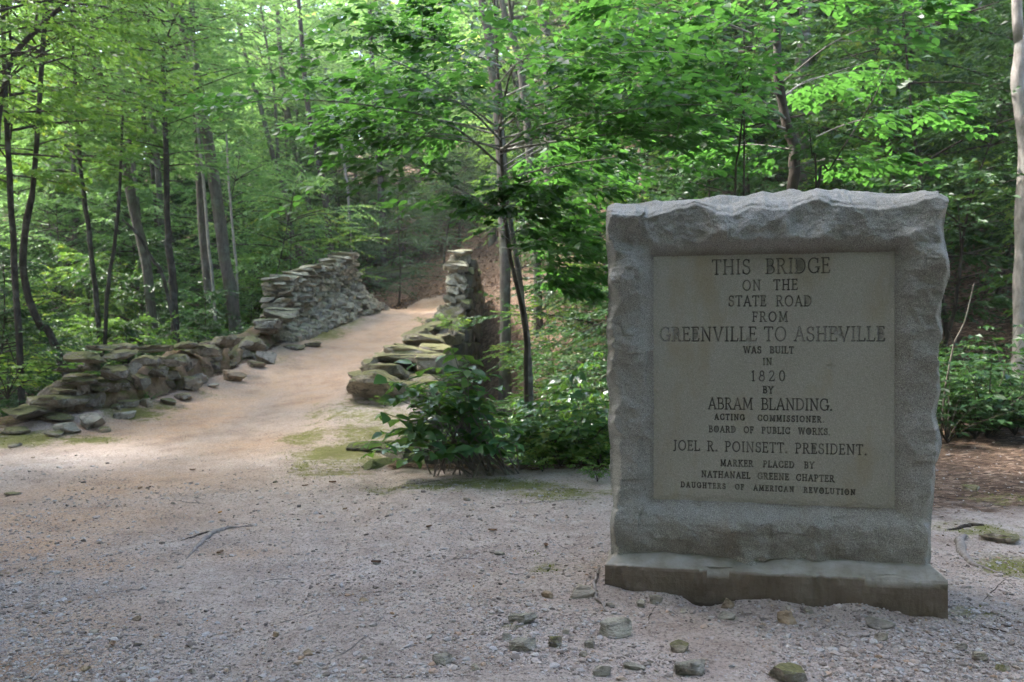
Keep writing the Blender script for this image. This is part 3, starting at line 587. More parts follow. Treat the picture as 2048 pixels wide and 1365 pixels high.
def mk_plinth_mesh():
    L, W = 1.70, .85; NU = 420
    prof = [(0.02, -.25), (0.004, -.05), (0, 0.02), (0, .05), (0, .08), (0, .11), (0, .14), (0, .17), (-.004, .181), (-.012, .187), (-.03, .195), (-.06, .213), (-.10, .236), (-.14, .25), (-.3, .25), (-.5, .25), (-.66, .25), (-.74, .22), (-.83, .187), (-.842, .18), (-.85, .16), (-.85, .05), (-.85, -.25)]
    prof = np.array(prof); s = np.concatenate([[0], np.linspace(0.0, 1, NU), [1]])
    Uu = (s * L)[None] + 0 * prof[:, :1]; D = prof[:, 0][:, None] + 0 * Uu; Z = prof[:, 1][:, None] + 0 * Uu
    Z = Z + .022 * np.clip(Uu / L, 0, 1) * (Z > .1)
    Z = Z + np.where(prof[:, 1][:, None] > .17, .006 * fbm(Uu * 9, D * 12, 0, 4, 3), 0); D = D + .010 * fbm(Uu * 5, Z * 8, 0, 4, 6) * (prof[:, 0][:, None] > -.02) + .004 * fbm(Uu * 30, Z * 30, 0, 3, 8) - .022 * np.clip(fbm(Uu * 7, 0 * Z, 0, 4, 66) - .15, 0, 1) * np.exp(-((prof[:, 1][:, None] - .18) / .03) ** 2) * (prof[:, 0][:, None] > -.02)
    # sloping shoulders at both ends
    e0 = np.minimum(Uu, L - Uu); Z = np.where(Z > .19, np.minimum(Z, .187 + .022 * Uu / L + e0 * .9), Z)
    Uu = Uu + np.where(Z > .2, 0, 0)
    # close the ends
    Uu[:, 0] = 0; Uu[:, -1] = L; D[:, 0] = -.4; D[:, -1] = -.4; Z[:, 0] = np.minimum(Z[:, 0], .1); Z[:, -1] = np.minimum(Z[:, -1], .1)
    V = np.stack([Uu, Z, D], -1).reshape(-1, 3)
    gr = sstep(.09, -.02, V[:, 1] + .05 * V[:, 0] / L + .035 * fbm(V[:, 0] * 5, V[:, 1] * 5, 0, 3, 2)) * .8; tp = ((V[:, 1] > .187) | (V[:, 2] < -.02)) * 1.0  # dark tone grows towards the ground
    return mesh_data("plinth", to_local(world(V[:, 0], V[:, 1], V[:, 2])), grid_faces(len(s), len(prof)), M['plinth'], False, dict(dark_tone=gr, topc=tp))
obj("plinth", mk_plinth_mesh(), marker)
# ------------------------------------------------------------------ the old stone bridge and its broken parapets
bridge = tag(empty("stone_bridge", (-3.6, 12, .2)), "old mossy stone bridge with crumbling parapets rising towards the wooded slope", "bridge")
BL = np.array(bridge.location)
def left_Y(px):                                      # depth at which the left parapet's inner face crosses a pixel column
    g = np.linspace(9, 33, 1200); p = 1024 + FPX * left_in(g) / g; return float(np.interp(px, p, g))
def left_stone(mb, rng, px, py, wpx, hpx, back=.0, cuts=13, dz=.36, sub=4):
    Y = left_Y(px); c = at(px, py, Y + back); c[0] -= back * .35
    hw = wpx * Y / FPX * .5; hh = hpx * Y / FPX * .5
    ang = math.atan2(1, -.25) - math.pi / 2 if Y > 13 else -.5
    # along the wall the picture width is foreshortened: give the stone its length along the wall
    V, F = rock(rng, (dz * rng.uniform(.8, 1.1), max(.16, hw * rng.uniform(1.1, 1.5)), hh * 1.0), sub, cuts, .68, .10)
    # keep the seen width
    V = rotz(V, rng.uniform(-.25, .25)); ext = np.ptp(V[:, 0] - V[:, 1] * c[0] / c[1]); V[:, :2] *= min(1.6, max(.45, 2 * hw / ext))
    mb.add(V + c - BL, F, tint=rng.uniform(0, .6))
LOW = [(175, 717, 84, 32, 0), (243, 712, 72, 30, .1), (219, 696, 74, 16, .35), (276, 693, 56, 22, .45), (227, 746, 56, 42, 0), (262, 738, 38, 34, .05), (301, 722, 60, 32, 0), (355, 724, 56, 34, 0), (333, 699, 76, 19, .3), (284, 762, 40, 44, .05),
       (320, 744, 40, 28, .05), (380, 730, 34, 36, .05), (410, 702, 60, 38, 0), (448, 688, 60, 34, 0), (388, 691, 66, 20, .3), (462, 730, 36, 28, .05), (437, 717, 28, 22, .1), (465, 712, 24, 20, .1), (506, 686, 60, 38, 0), (544, 665, 38, 20, .1),
       (153, 757, 74, 22, .05), (145, 740, 66, 18, .15), (140, 773, 80, 16, .1), (128, 795, 112, 34, 0), (58, 817, 92, 38, 0), (203, 777, 48, 18, .1), (14, 853, 44, 26, 0), (430, 732, 30, 26, .12), (350, 752, 40, 24, .12), (245, 772, 40, 28, .12), (190, 735, 44, 20, .2), (490, 712, 34, 26, .1), (90, 806, 40, 22, .3), (530, 694, 34, 26, .15)]
rng = np.random.default_rng(11); mb = MB()
for px, py, wp, hp, bk in LOW: left_stone(mb, rng, px, py + (8 if px < 160 and py > 750 else 0), wp * 1.06, hp * .82, bk)
for k in range(46):                                   # rubble behind and under the caps
    px = rng.uniform(150, 540); Y = left_Y(px); gz = float(height(left_in(Y), Y)); c = np.array([left_in(Y) - rng.uniform(.35, .7), Y, gz + rng.uniform(.0, .36) * (1 if px > 110 else .4)])
    V, F = rock(rng, (.3, .34, .15), 2, 8, .5, .08); mb.add(rotz(V, rng.uniform(0, 6)) + c - BL, F, tint=rng.uniform(0, .4))
tag(mb.build("parapet", M['rock'], bridge), "low ruined parapet of stacked flat stones")
# packed earth core of the low parapet
ys = np.linspace(10.3, 20.5, 120); th = np.linspace(0, math.pi, 14); A, B = np.meshgrid(th, ys)
hc = np.interp(B, [10.3, 11.2, 12, 14, 16.5, 17.6, 19, 20.5], [-.2, .02, .45, .58, .5, .45, .5, .2]); cx = left_in(B) - .42
V = np.stack([cx + .40 * np.cos(A) * (1 + .2 * fbm(A * 2, B * 3, 0, 3, 4)), B, height(left_in(B) - .05, B, False) - .15 + (hc + .12) * np.sin(A) ** .7 * (1 + .2 * fbm(A * 2, B * 2, 0, 3, 5))], -1).reshape(-1, 3)
obj("earth_core", mesh_data("earth_core", V - BL, grid_faces(14, 120), M['dirt'], True), bridge)

def masonry(mb, rng, xin, y0, y1, zb, zt, thick, out, lw=(.28, .6), lh=(.13, .24), jx=.04, sub=2, fillend=True):
    """coursed rubble: xin(y) inner face, out = -1 (wall lies to -x) or +1; zb, zt functions of y"""
    zmax = max(zt(y) for y in np.linspace(y0, y1, 30)); zmin = min(zb(y) for y in np.linspace(y0, y1, 30))
    z = zmin
    while z < zmax + .02:
        h = rng.uniform(*lh); y = y0 + rng.uniform(-.1, .06)
        while y < y1:
            L = rng.uniform(*lw) * (1.25 if h > .2 else 1); yc = y + L / 2; top = zt(yc)
            lift = (zb(yc) - zmin) * .35; zc = z + h / 2 + lift
            if zb(yc) - .15 < zc < top + .03 and yc < y1 + .1:
                for d0, d1 in ((0, .55), (.5, 1)):
                    V, F = rock(rng, (thick * (d1 - d0) / 2 + .02, L / 2 * 1.03, h / 2 * 1.05), 3, 7, .72, .11)
                    c = np.array([xin(yc) + out * (thick * (d0 + d1) / 2) + rng.normal() * jx, yc, zc + rng.normal() * .012])
                    V = rotz(V, rng.normal() * .06); mb.add(V + c - BL, F, tint=rng.uniform(0, .8))
            y += L
        z += h
rng = np.random.default_rng(21); mb = MB()
ztl = lambda y: float(np.interp(y, [19.1, 19.4, 20, 20.8, 22, 23, 24.5, 25.7], [2.74, 2.86, 2.96, 3.14, 3.4, 3.52, 3.95, 4.15]))
masonry(mb, rng, lambda y: left_in(y) - .02, 19.1, 25.7, lambda y: float(road_z(y)) - .05, ztl, .62, -1, (.16, .42), (.08, .17), .03)
for y in np.arange(19.4, 25.6, .62):                      # flat coping slabs
    V, F = rock(rng, (.33, .40, .05), 2, 6, .75, .06); mb.add(rotz(V, rng.normal() * .06) + np.array([left_in(y) - .33, y, ztl(y) + .04]) - BL, F, tint=rng.uniform(.3, .8))
tag(mb.build("parapet", M['rock_wall'], bridge), "tall surviving parapet of coursed lichened stone")
mb = MB()                                              # battered rubble at its foot and the stepped near end
ftop = lambda y: float(np.interp(y, [18, 19, 21, 23, 25, 26.4, 27.2, 28], [.15, .35, .55, .75, 1.0, 1.0, .8, .2]))
for k in range(430):
    y = rng.uniform(18.8, 28); f = rng.random(); tp = ftop(y); x = left_in(y) + f * np.interp(y, [18, 22, 28], [.25, .55, .75]) - (.3 if y > 25.7 else 0) - .1; zz = road_z(y) + tp * rng.random() * (1 - f * .85)
    V, F = rock(rng, rng.uniform(.7, 1.2) * np.array((.17, .22, .11)), 2, 7, .5, .09); mb.add(rotz(V, rng.uniform(-.6, .6)) + np.array([x, y, zz]) - BL, F, tint=rng.uniform(0, .9))
for px, py, wp, hp, bk in [(540, 648, 64, 24, 0), (556, 628, 74, 24, 0), (560, 668, 40, 26, 0), (596, 650, 36, 30, .2), (585, 690, 36, 14, 0), (610, 600, 50, 22, .2)]: left_stone(mb, rng, px, py, wp, hp, bk, 8, .4)
tag(mb.build("rubble_foot", M['rock_wall'], bridge), "sloping heap of fallen rubble against the tall parapet")
# right side: low broken parapet with its big end rock, then the tall pillar end
mb = MB(); rng = np.random.default_rng(31)
def rstone(px, py, wp, hp, Y, dep=.35, cuts=8, sub=3, boxy=.55, tint=None):
    c = at(px, py, Y); V, F = rock(rng, (wp * Y / FPX * .53, dep, hp * Y / FPX * .56), sub, cuts, boxy, .08)
    mb.add(rotz(V, rng.uniform(-.12, .12)) + c + np.array([0, dep * .6, 0]) - BL, F, tint=rng.uniform(0, .6) if tint is None else tint)
rstone(752, 780, 128, 70, 12.7, .8, 9, 4, .42)
rstone(800, 792, 90, 50, 12.9, .5)
for a in [(772, 744, 116, 26, 13.4, .6), (800, 722, 104, 22, 14.2, .5), (758, 716, 42, 18, 14.4, .3), (731, 727, 32, 16, 13.7, .3), (818, 702, 104, 20, 15.2, .5), (846, 680, 80, 24, 16.6, .55), (787, 700, 32, 14, 15.2, .3), (800, 692, 24, 12, 15.8, .3), (830, 668, 62, 22, 17.6, .5),
          (874, 654, 66, 20, 18.8, .5), (892, 640, 46, 18, 20, .5), (907, 627, 40, 22, 21.3, .4), (881, 621, 22, 20, 21.8, .25), (916, 652, 22, 24, 19.5, .3), (868, 700, 60, 30, 15.6, .5), (850, 730, 70, 40, 14.2, .5), (890, 680, 40, 24, 17.4, .4), (905, 665, 26, 22, 18.6, .4), (846, 660, 40, 16, 18.4, .4), (862, 645, 36, 14, 19.6, .4)]: rstone(*a)
for k in range(60):
    y = rng.uniform(12.8, 21.8); f = rng.random(); x = right_in(y) + .05 + f * (-1.42 - right_in(y)); V, F = rock(rng, (.3, .34, .16), 2, 8, .55, .08)
    mb.add(rotz(V, rng.uniform(-.4, .4)) + np.array([x, y, road_z(y) + .1 + rng.uniform(-.05, .12)]) - BL, F, tint=rng.uniform(0, .6))
tag(mb.build("parapet", M['rock'], bridge), "low broken parapet with a big mossy end rock")
mb = MB()
ztr = lambda y: float(np.interp(y, [22, 22.15, 22.4, 22.8, 23, 23.6, 24.5, 26, 28, 31], [3.28, 3.30, 3.36, 3.38, 3.7, 3.9, 3.95, 4.0, 4.0, 3.6]))
masonry(mb, rng, lambda y: -1.86, 22.0, 29.5, lambda y: float(road_z(y)) - .1, ztr, .58, 1, (.3, .55), (.2, .34), .02, 3)
for x, y, z in [(-1.6, 22.3, 3.44), (-1.55, 22.9, 3.62), (-1.6, 23.6, 4.0), (-1.52, 24.0, 4.1), (-1.6, 22.35, 3.52)]:
    V, F = rock(rng, (.33, .3, .07), 2, 6, .6, .06); mb.add(V + np.array([x, y, z]) - BL, F, tint=rng.uniform(.5, .9))
for k in range(40):
    y = rng.uniform(21.3, 25); V, F = rock(rng, (.13, .16, .09), 2, 7, .5, .09); mb.add(V + np.array([-1.98 + rng.normal() * .08, y, road_z(y) + rng.uniform(0, .35)]) - BL, F, tint=rng.uniform(0, .8))
tag(mb.build("parapet", M['rock_wall'], bridge), "tall squared pillar end of the parapet on the ravine side")
mb = MB(); rng = np.random.default_rng(41)               # side wall down into the ravine
zts = lambda y: float(road_z(y)) + .12 if y < 22 else ztr(y) - .05
z = -3.2
while z < 4.2:
    h = rng.uniform(.22, .4); y = 8.7
    while y < 31:
        L = rng.uniform(.3, .7); yc = y + L / 2
        if z + h < zts(yc):
            V, F = rock(rng, (.16, L / 2 * 1.02, h / 2 * 1.04), 2, 5, .75, .08); xo = np.interp(yc, [8.4, 9.5, 11, 30], [-1.33, -1.42, -1.28, -1.22])
            mb.add(V + np.array([xo + rng.normal() * .025, yc, z + h / 2]) - BL, F, tint=rng.uniform(0, .8))
        y += L
    z += h
for k in range(26):                                     # the ragged top and the wing by the shrub
    y = rng.uniform(8.5, 10.2); V, F = rock(rng, (.2, .26, .13), 2, 6, .6, .08); mb.add(V + np.array([rng.uniform(-1.5, -1.2), y, rng.uniform(-.7, .0)]) - BL, F, tint=rng.uniform(0, .6))
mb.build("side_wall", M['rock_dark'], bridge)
mb = MB()
V, F = ICO[4]; pr = []
for xo, sgn in ((-1.45, 1),):                             # solid masonry core behind the face stones
    ys = np.linspace(8.7, 31, 60); zs = np.array([zts(y) - .12 for y in ys]); V = np.concatenate([np.stack([0 * ys + xo, ys, zs], 1), np.stack([0 * ys + xo, ys, 0 * ys - 4], 1)])
    i = np.arange(59); mb.add(V - BL, np.stack([i, i + 1, i + 61, i + 60], 1), tint=.2)
mb2 = MB(); ys = np.linspace(9.5, 31, 60)                  # the far outer face, towards the left ravine
V = np.concatenate([np.stack([left_in(ys) - .72, ys, road_z(ys) + .05], 1), np.stack([left_in(ys) - .72, ys, 0 * ys - 4], 1)]); mb.add(V - BL, np.stack([i, i + 1, i + 61, i + 60], 1)[:, ::-1], tint=.2)
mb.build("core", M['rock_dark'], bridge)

# ------------------------------------------------------------------ loose stones
def loose(px, py, wp, hp, mat, label, ratio=1.0, cuts=13, sub=4, sink=.42, name="stone", group=None, seed=None, boxy=.5):
    g = ground_at(px, py + hp * .30); Y = g[1]; r = np.random.default_rng(seed or int(px * 7 + py))
    hw = wp * Y / FPX / 2; hh = max(hp * Y / FPX / 2, .012) * 1.15
    V, F = rock(r, (hw, hw * ratio * r.uniform(.65, .95), hh), sub, cuts, boxy, .07)
    o = obj(name, mesh_data(name, rotz(V, r.uniform(-.25, .25)), F, M[mat], False, dict(tint=np.full(len(V), r.uniform(.1, .7)))), None, (g[0], g[1] + hw * ratio * .3, g[2] + hh * (1 - 2 * sink)))
    return tag(o, label, "stone", group)
GR = "stones lying around the monument"
for a in [
 (1043, 1238, 66, 30, 'rock_green', "flat mossy green stone, upper of the two mossy slabs left of the monument"),
 (1040, 1292, 64, 34, 'rock_green', "wedge shaped mossy stone below the flat mossy slab on the path"),
 (1227, 1261, 76, 46, 'rock_green', "largest squared mossy block just below the left corner of the monument base"),
 (881, 1324, 46, 24, 'rock_green', "grey rectangular stone alone at the bottom middle of the path"),
 (1097, 1191, 28, 18, 'rock_tan', "small brown chunky stone on the path level with the monument base"),
 (1162, 1184, 54, 28, 'rock_bare', "dark wedge of stone under the root beside the monument base"),
 (1112, 1286, 38, 26, 'rock', "round dark grey stone right of the wedge shaped mossy stone"),
 (1016, 1274, 24, 20, 'rock_green', "dark round stone between the two mossy slabs"),
 (1027, 1258, 19, 14, 'rock_bare', "small pale stone just under the flat mossy slab"),
 (951, 1336, 20, 18, 'rock_bare', "small pale upright stone near the bottom edge of the path"),
 (1203, 1346, 40, 30, 'rock_green', "grey mossy stone at the bottom edge below the squared block"),
 (1180, 1290, 28, 22, 'rock_green', "half buried greenish stone left of and below the squared block"),
 (1166, 1310, 18, 18, 'rock_bare', "small white stone below the half buried greenish one"),
 (728, 1200, 19, 13, 'rock_tan', "tan brick shaped pebble alone in the middle of the gravel path"),
 (731, 1319, 16, 12, 'rock_bare', "small pale pebble at the bottom middle of the path, beside a twig"),
 (615, 1307, 27, 12, 'rock_tan', "long tan pebble near the bottom of the path"),
 (1131, 1266, 20, 13, 'rock_bare', "pale brown pebble above the round dark stone"),
 (934, 999, 15, 10, 'rock_bare', "single pale stone on the path below the leafy shrub"),
 (1574, 1238, 40, 32, 'rock_tan', "pinkish rounded stone in the rubble before the middle of the base"),
 (1458, 1210, 32, 26, 'rock_tan', "tan and grey stone touching the front of the base"),
 (1453, 1233, 34, 20, 'rock_green', "flat greenish stone below the tan and grey one"),
 (1765, 1276, 27, 22, 'rock_bare', "smooth pale oval stone before the right part of the base"),
 (1388, 1336, 74, 40, 'rock_green', "broad grey stone with a mossy rim at the bottom below the monument"),
 (1362, 1295, 44, 32, 'rock', "dark mottled stone above the broad grey one"),
 (1578, 1352, 112, 44, 'rock', "biggest dark grey boulder cut off by the bottom edge"),
 (1269, 1336, 42, 18, 'rock_green', "low green stone sunk in the soil below the squared block"),
 (1311, 1202, 28, 20, 'rock_bare', "round grey stone under the left half of the base"),
 (1284, 1211, 19, 20, 'rock_green', "small blue grey stone left of the round grey stone under the base"),
 (1220, 1211, 23, 16, 'rock_bare', "pale stone wedged at the bottom left corner of the base"),
 (1619, 1222, 19, 22, 'rock_bare', "small upright grey stone right of the pinkish stone"),
 (1366, 1222, 15, 15, 'rock_bare', "little pale stone under the middle of the base's left half"),
 (2010, 1337, 38, 20, 'rock', "dark flat stone near the bottom right corner"),
 (1924, 1295, 27, 18, 'rock_bare', "pale stone just right of the base's right corner"),
 (1964, 1316, 34, 22, 'rock_bare', "pale chunky stone below the right corner of the base"),
 (2008, 1076, 96, 22, 'rock', "wide flat rock embedded in the mossy ground right of the monument"),
 (1943, 977, 44, 12, 'rock', "low dark stone at the edge of the woods right of the monument"),
 (273, 1238, 21, 13, 'rock_tan', "small brown block on the lower left of the path"),
 (166, 1339, 26, 15, 'rock_tan', "brown angular pebble at the bottom left of the path"),
 (384, 1346, 19, 14, 'rock_bare', "pale grey pebble at the bottom edge left of the middle"),
 (552, 1271, 17, 12, 'rock_tan', "dark brown pebble in the lower middle of the path"),
 (186, 1267, 22, 10, 'rock_bare', "rough grey pebble left of the small brown block"),
 (20, 989, 36, 8, 'rock', "flat dark stone flush with the path at the left edge"),
 (1769, 1252, 60, 20, 'rock_bare', "flat brown stone half under the right part of the base"),
 (1092, 1137, 20, 9, 'rock_green', "small green stone in the moss patch left of the base"),
 (1000, 1108, 26, 9, 'rock_green', "pale mossy stone nearly flush with the path")]: loose(*a, group=GR)
GL2 = "flat stones along the foot of the ruined parapet"
for a in [(101, 838, 76, 14, 'rock', "long low slab on the moss beside the first parapet rocks"), (178, 846, 72, 36, 'rock_green', "largest squared slab at the outer corner of the mossy verge"), (136, 862, 54, 22, 'rock_green', "tilted flat stone left of the largest squared slab"), (106, 871, 42, 12, 'rock', "thin stone at the tip of the mossy verge"),
          (254, 811, 40, 16, 'rock', "grey slab in the verge below the gap in the parapet"), (290, 809, 34, 16, 'rock', "mossy slab right of the grey slab below the gap"), (230, 817, 28, 12, 'rock', "small dark slab left of the grey slab below the gap"), (366, 796, 48, 15, 'rock', "thin kerb like slab at the edge of the road"),
          (334, 806, 38, 12, 'rock', "mossy slab next to the thin kerb like one"), (377, 774, 46, 28, 'rock', "slanting layered slab leaning on the verge"), (394, 762, 36, 20, 'rock_bare', "rounded stone above the slanting slab"), (463, 757, 58, 24, 'rock_tan', "tan tilted slab out on the road edge by itself"),
          (530, 719, 44, 28, 'rock_bare', "squared block at the road edge under the parapet's end"), (512, 731, 42, 14, 'rock', "flat stone below the squared block at the road edge"), (497, 712, 36, 18, 'rock', "mossy stone behind the squared block at the road edge"), (424, 773, 24, 9, 'rock_bare', "small flat stone between the slanting and the tan slab"),
          (24, 894, 30, 9, 'rock', "flat grey stone near the left edge of the photo"), (246, 834, 46, 16, 'rock_green', "mossy stone beside the little plant on the verge"), (585, 697, 60, 12, 'rock', "long flat stone at the road edge between the low and tall parapets"), (628, 690, 40, 9, 'rock', "mossy flat stone nearest the tall parapet"), (30, 866, 60, 14, 'rock', "mossy low stone at the very start of the verge"), (203, 862, 30, 10, 'rock', "small stone in front of the largest squared slab")]: loose(*a, group=GL2, sink=.15)
# moss bank: the dark ledge stone right of the road
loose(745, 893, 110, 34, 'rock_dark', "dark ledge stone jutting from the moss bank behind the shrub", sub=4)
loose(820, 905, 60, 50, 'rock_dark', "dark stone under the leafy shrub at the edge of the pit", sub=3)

loose(795, 548, 150, 46, 'rock_dark', "dark rock added for the shade under the bushes at the far end of the road", sub=4, sink=.3)  # dark mass added to stand for the shade under the bushes
# gravel: pebbles too many to count
rng = np.random.default_rng(77); mb = MB(); n = 95000
PX = rng.uniform(-60, 2100, n); u_ = rng.random(n); PY = 900 + 480 * u_ ** .75
Yg = CAMZ * FPX / (PY - 683); Xg = (PX - 1024) / FPX * Yg
keep = np.ones(n, bool); rel = (np.stack([Xg, Yg], 1) - O[:2]); uu = rel @ U[:2]; vv = rel @ N[:2]
keep &= ~((uu > -.01) & (uu < 1.71) & (vv < 0.0) & (vv > -.86))
keep &= (fbm(Xg * 1.1, Yg * 1.1, 0, 3, 5) > rng.uniform(-1.0, .6, n))
keep &= (Yg < flat_y(Xg) + .2) & ~((Xg > 2.2) & (Yg > 5.2) & (rng.random(n) > .3))
Xg, Yg = Xg[keep], Yg[keep]; n = len(Xg); Zg = height(Xg, Yg)
near_base = np.exp(-((Xg - 1.3) / 1.0) ** 2 - ((Yg - 3.75) / .5) ** 2)
sz = np.clip(rng.lognormal(math.log(.0038), .6, n), .0018, .022) * (1 + .3 * near_base * rng.random(n)) * (1 + .25 * (Yg > 6))
bV, bF = ICO[0]; V0, V1 = [], []
var = []
for k in range(24):
    v = bV * rng.uniform(.6, 1.25, (12, 1)); v = rotz(v, rng.uniform(0, 6)); v *= [1.15, .9, .6]; var.append(v)
var = np.array(var)[rng.integers(0, 24, n)]; a = rng.uniform(0, 6.28, n); ca, sa = np.cos(a)[:, None], np.sin(a)[:, None]
V = np.stack([var[..., 0] * ca - var[..., 1] * sa, var[..., 0] * sa + var[..., 1] * ca, var[..., 2]], -1) * sz[:, None, None] + np.stack([Xg, Yg, Zg + sz * .12], -1)[:, None]
Fp = (bF[None] + (np.arange(n) * 12)[:, None, None]).reshape(-1, 3)
tag(obj("gravel", mesh_data("gravel", V.reshape(-1, 3), Fp, M['pebble'], False, dict(tint=np.repeat(rng.random(n), 12)))), "loose gravel and grit strewn over the sandy path", "gravel", kind="stuff")

# roots, sticks and single leaves on the ground
def ground_tube(name, pix, rad, mat, label, cat, lift=.3, m=24, parts=None):
    G_ = np.array([ground_at(*p) for p in pix]); r = np.interp(np.linspace(0, 1, m), np.linspace(0, 1, len(rad)), rad); P = spline(G_, m); P[:, 2] = height(P[:, 0], P[:, 1]) + r * lift
    P[:, :2] += (.006 + .5 * r[:, None]) * np.stack([vnoise(np.arange(m) * .7, 0 * np.arange(m), 1, 3), vnoise(np.arange(m) * .7, 0 * np.arange(m), 5, 3)], 1)
    mb = MB(); tube(mb, P - G_[0], r, 8); o = obj(name, mb.data(name, M[mat], True), None, tuple(G_[0])); return tag(o, label, cat)
ground_tube("surface_root", [(372, 1120), (392, 1097), (415, 1075), (440, 1063), (470, 1057), (510, 1054)], [.004, .014, .02, .018, .011, .003], 'wood', "grey bare tree root surfacing in the gravel at left of the path", "root", .35)
ground_tube("surface_root", [(362, 1083), (400, 1070), (455, 1054)], [.003, .01, .005], 'bark_dark', "thin dark root above the thick grey root in the gravel", "root", .2)
ground_tube("surface_root", [(1198, 1140), (1190, 1160), (1187, 1182), (1197, 1205), (1212, 1228)], [.006, .009, .009, .008, .004], 'wood', "pale bent root hugging the left corner of the monument base", "root", 1.6)
ground_tube("surface_root", [(1930, 1075), (1918, 1085), (1922, 1105), (1938, 1125), (1970, 1140), (2010, 1150)], [.02, .032, .03, .02, .012, .004], 'wood', "stout curved root right of the monument beside moss", "root", .1)
ground_tube("surface_root", [(1895, 1062), (1930, 1056), (1965, 1052)], [.006, .02, .01], 'bark_dark', "dark low root above the stout curved root", "root", .2)
TW = [((660, 1322), (700, 1300), (738, 1272), "long thin twig beside the small pale pebble on the path"), ((530, 1255), (590, 1240), (640, 1220), "faint thin twig in the lower middle of the path"), ((2045, 1190), (2020, 1170), (1998, 1150), "grey stick right of the monument"), ((1965, 1205), (1990, 1180), (2010, 1160), "dark forked stick right of the base"),
      ((340, 1002), (370, 1006), (410, 1009), "short brown stick lying on the gravel, above the roots"), ((785, 978), (840, 968), (880, 962), "dark stick on the mossy edge below the shrub"), ((1000, 1008), (1080, 1005), (1215, 999), "long straight twig lying left of the monument"), ((1105, 1080), (1130, 1098), (1170, 1085), "curved twig on the path left of the slab"),
      ((2048, 1275), (1990, 1262), (1950, 1255), "dark twig at the right edge below the base"), ((50, 1318), (120, 1312), (160, 1310), "twig at the bottom left of the path"), ((1130, 1256), (1180, 1250), (1218, 1240), "twig above the squared mossy block"), ((0, 1218), (15, 1216), (28, 1213), "short dark stick at the left edge"), ((895, 1345), (920, 1352), (945, 1356), "short crooked stick at the bottom edge"), ((1145, 1225), (1158, 1240), (1166, 1252), "whitish forked twig left of the base"),
      ((1310, 1215), (1300, 1230), (1296, 1243), "dark bent twig before the left part of the base"), ((1640, 1290), (1700, 1315), (1760, 1340), "dead twig before the right half of the base")]
TW += [((210, 1190), (250, 1183), (285, 1180), "thin brown twig left of the middle of the path"), ((735, 1255), (760, 1240), (772, 1222), "short twig right of the tan brick shaped pebble"), ((505, 1168), (560, 1160), (600, 1163), "long faint twig below the orange patch of gravel"), ((880, 1130), (925, 1118), (950, 1120), "thin twig in the gravel left of the moss patch")]
for a, b_, c, l in TW: ground_tube("twig", [a, b_, c], [.0012, .003, .0016], 'bark_dark' if 'dark' in l else 'wood', l, "twig", .8, 14)
def one_leaf(px, py, size, tint, label):
    g = ground_at(px, py); r = np.random.default_rng(int(px)); y = np.linspace(-1, 1, 9); V = []
    for t in y:
        wv = .55 * math.sqrt(max(0, 1 - t * t)) + .02
        for s in (-1, -.5, 0, .5, 1): V.append((s * wv, t, .35 * abs(s) ** 1.5 + .12 * t * t))
    V = rotz(np.array(V) * size, r.uniform(0, 6)); o = obj("fallen_leaf", mesh_data("fallen_leaf", V, grid_faces(5, 9), M['dead'], True, dict(tint=np.full(45, tint))), None, (g[0], g[1], g[2] + .008)); tag(o, label, "leaf")
for a in [(440, 1029, .022, 1.0, "single bright orange fallen leaf above the grey root"), (440, 1110, .03, .6, "brown curled leaf below the grey root"), (385, 943, .03, .5, "brown leaf on the road near the left parapet"), (610, 975, .03, .7, "tan leaf in the middle of the road below the moss"), (665, 968, .035, .45, "reddish leaf below the moss patch"), (858, 1058, .028, .35, "dark brown leaf in the middle of the path"),
          (985, 1065, .03, .55, "reddish brown leaf left of the slab's edge"), (1092, 1096, .03, .45, "curled brown leaf near the monument's left edge"), (690, 1022, .025, .6, "small tan leaf above the middle of the path"), (280, 980, .03, .6, "pale brown leaf on the upper left of the path"), (225, 1295, .025, .7, "pale leaf in the lower left of the path"), (752, 1130, .03, .2, "black leaf in the middle of the gravel"), (300, 977, .02, .5, "small brown leaf next to the pale brown leaf"), (66, 918, .02, .45, "brown leaf at the upper left edge of the road")]: one_leaf(*a)
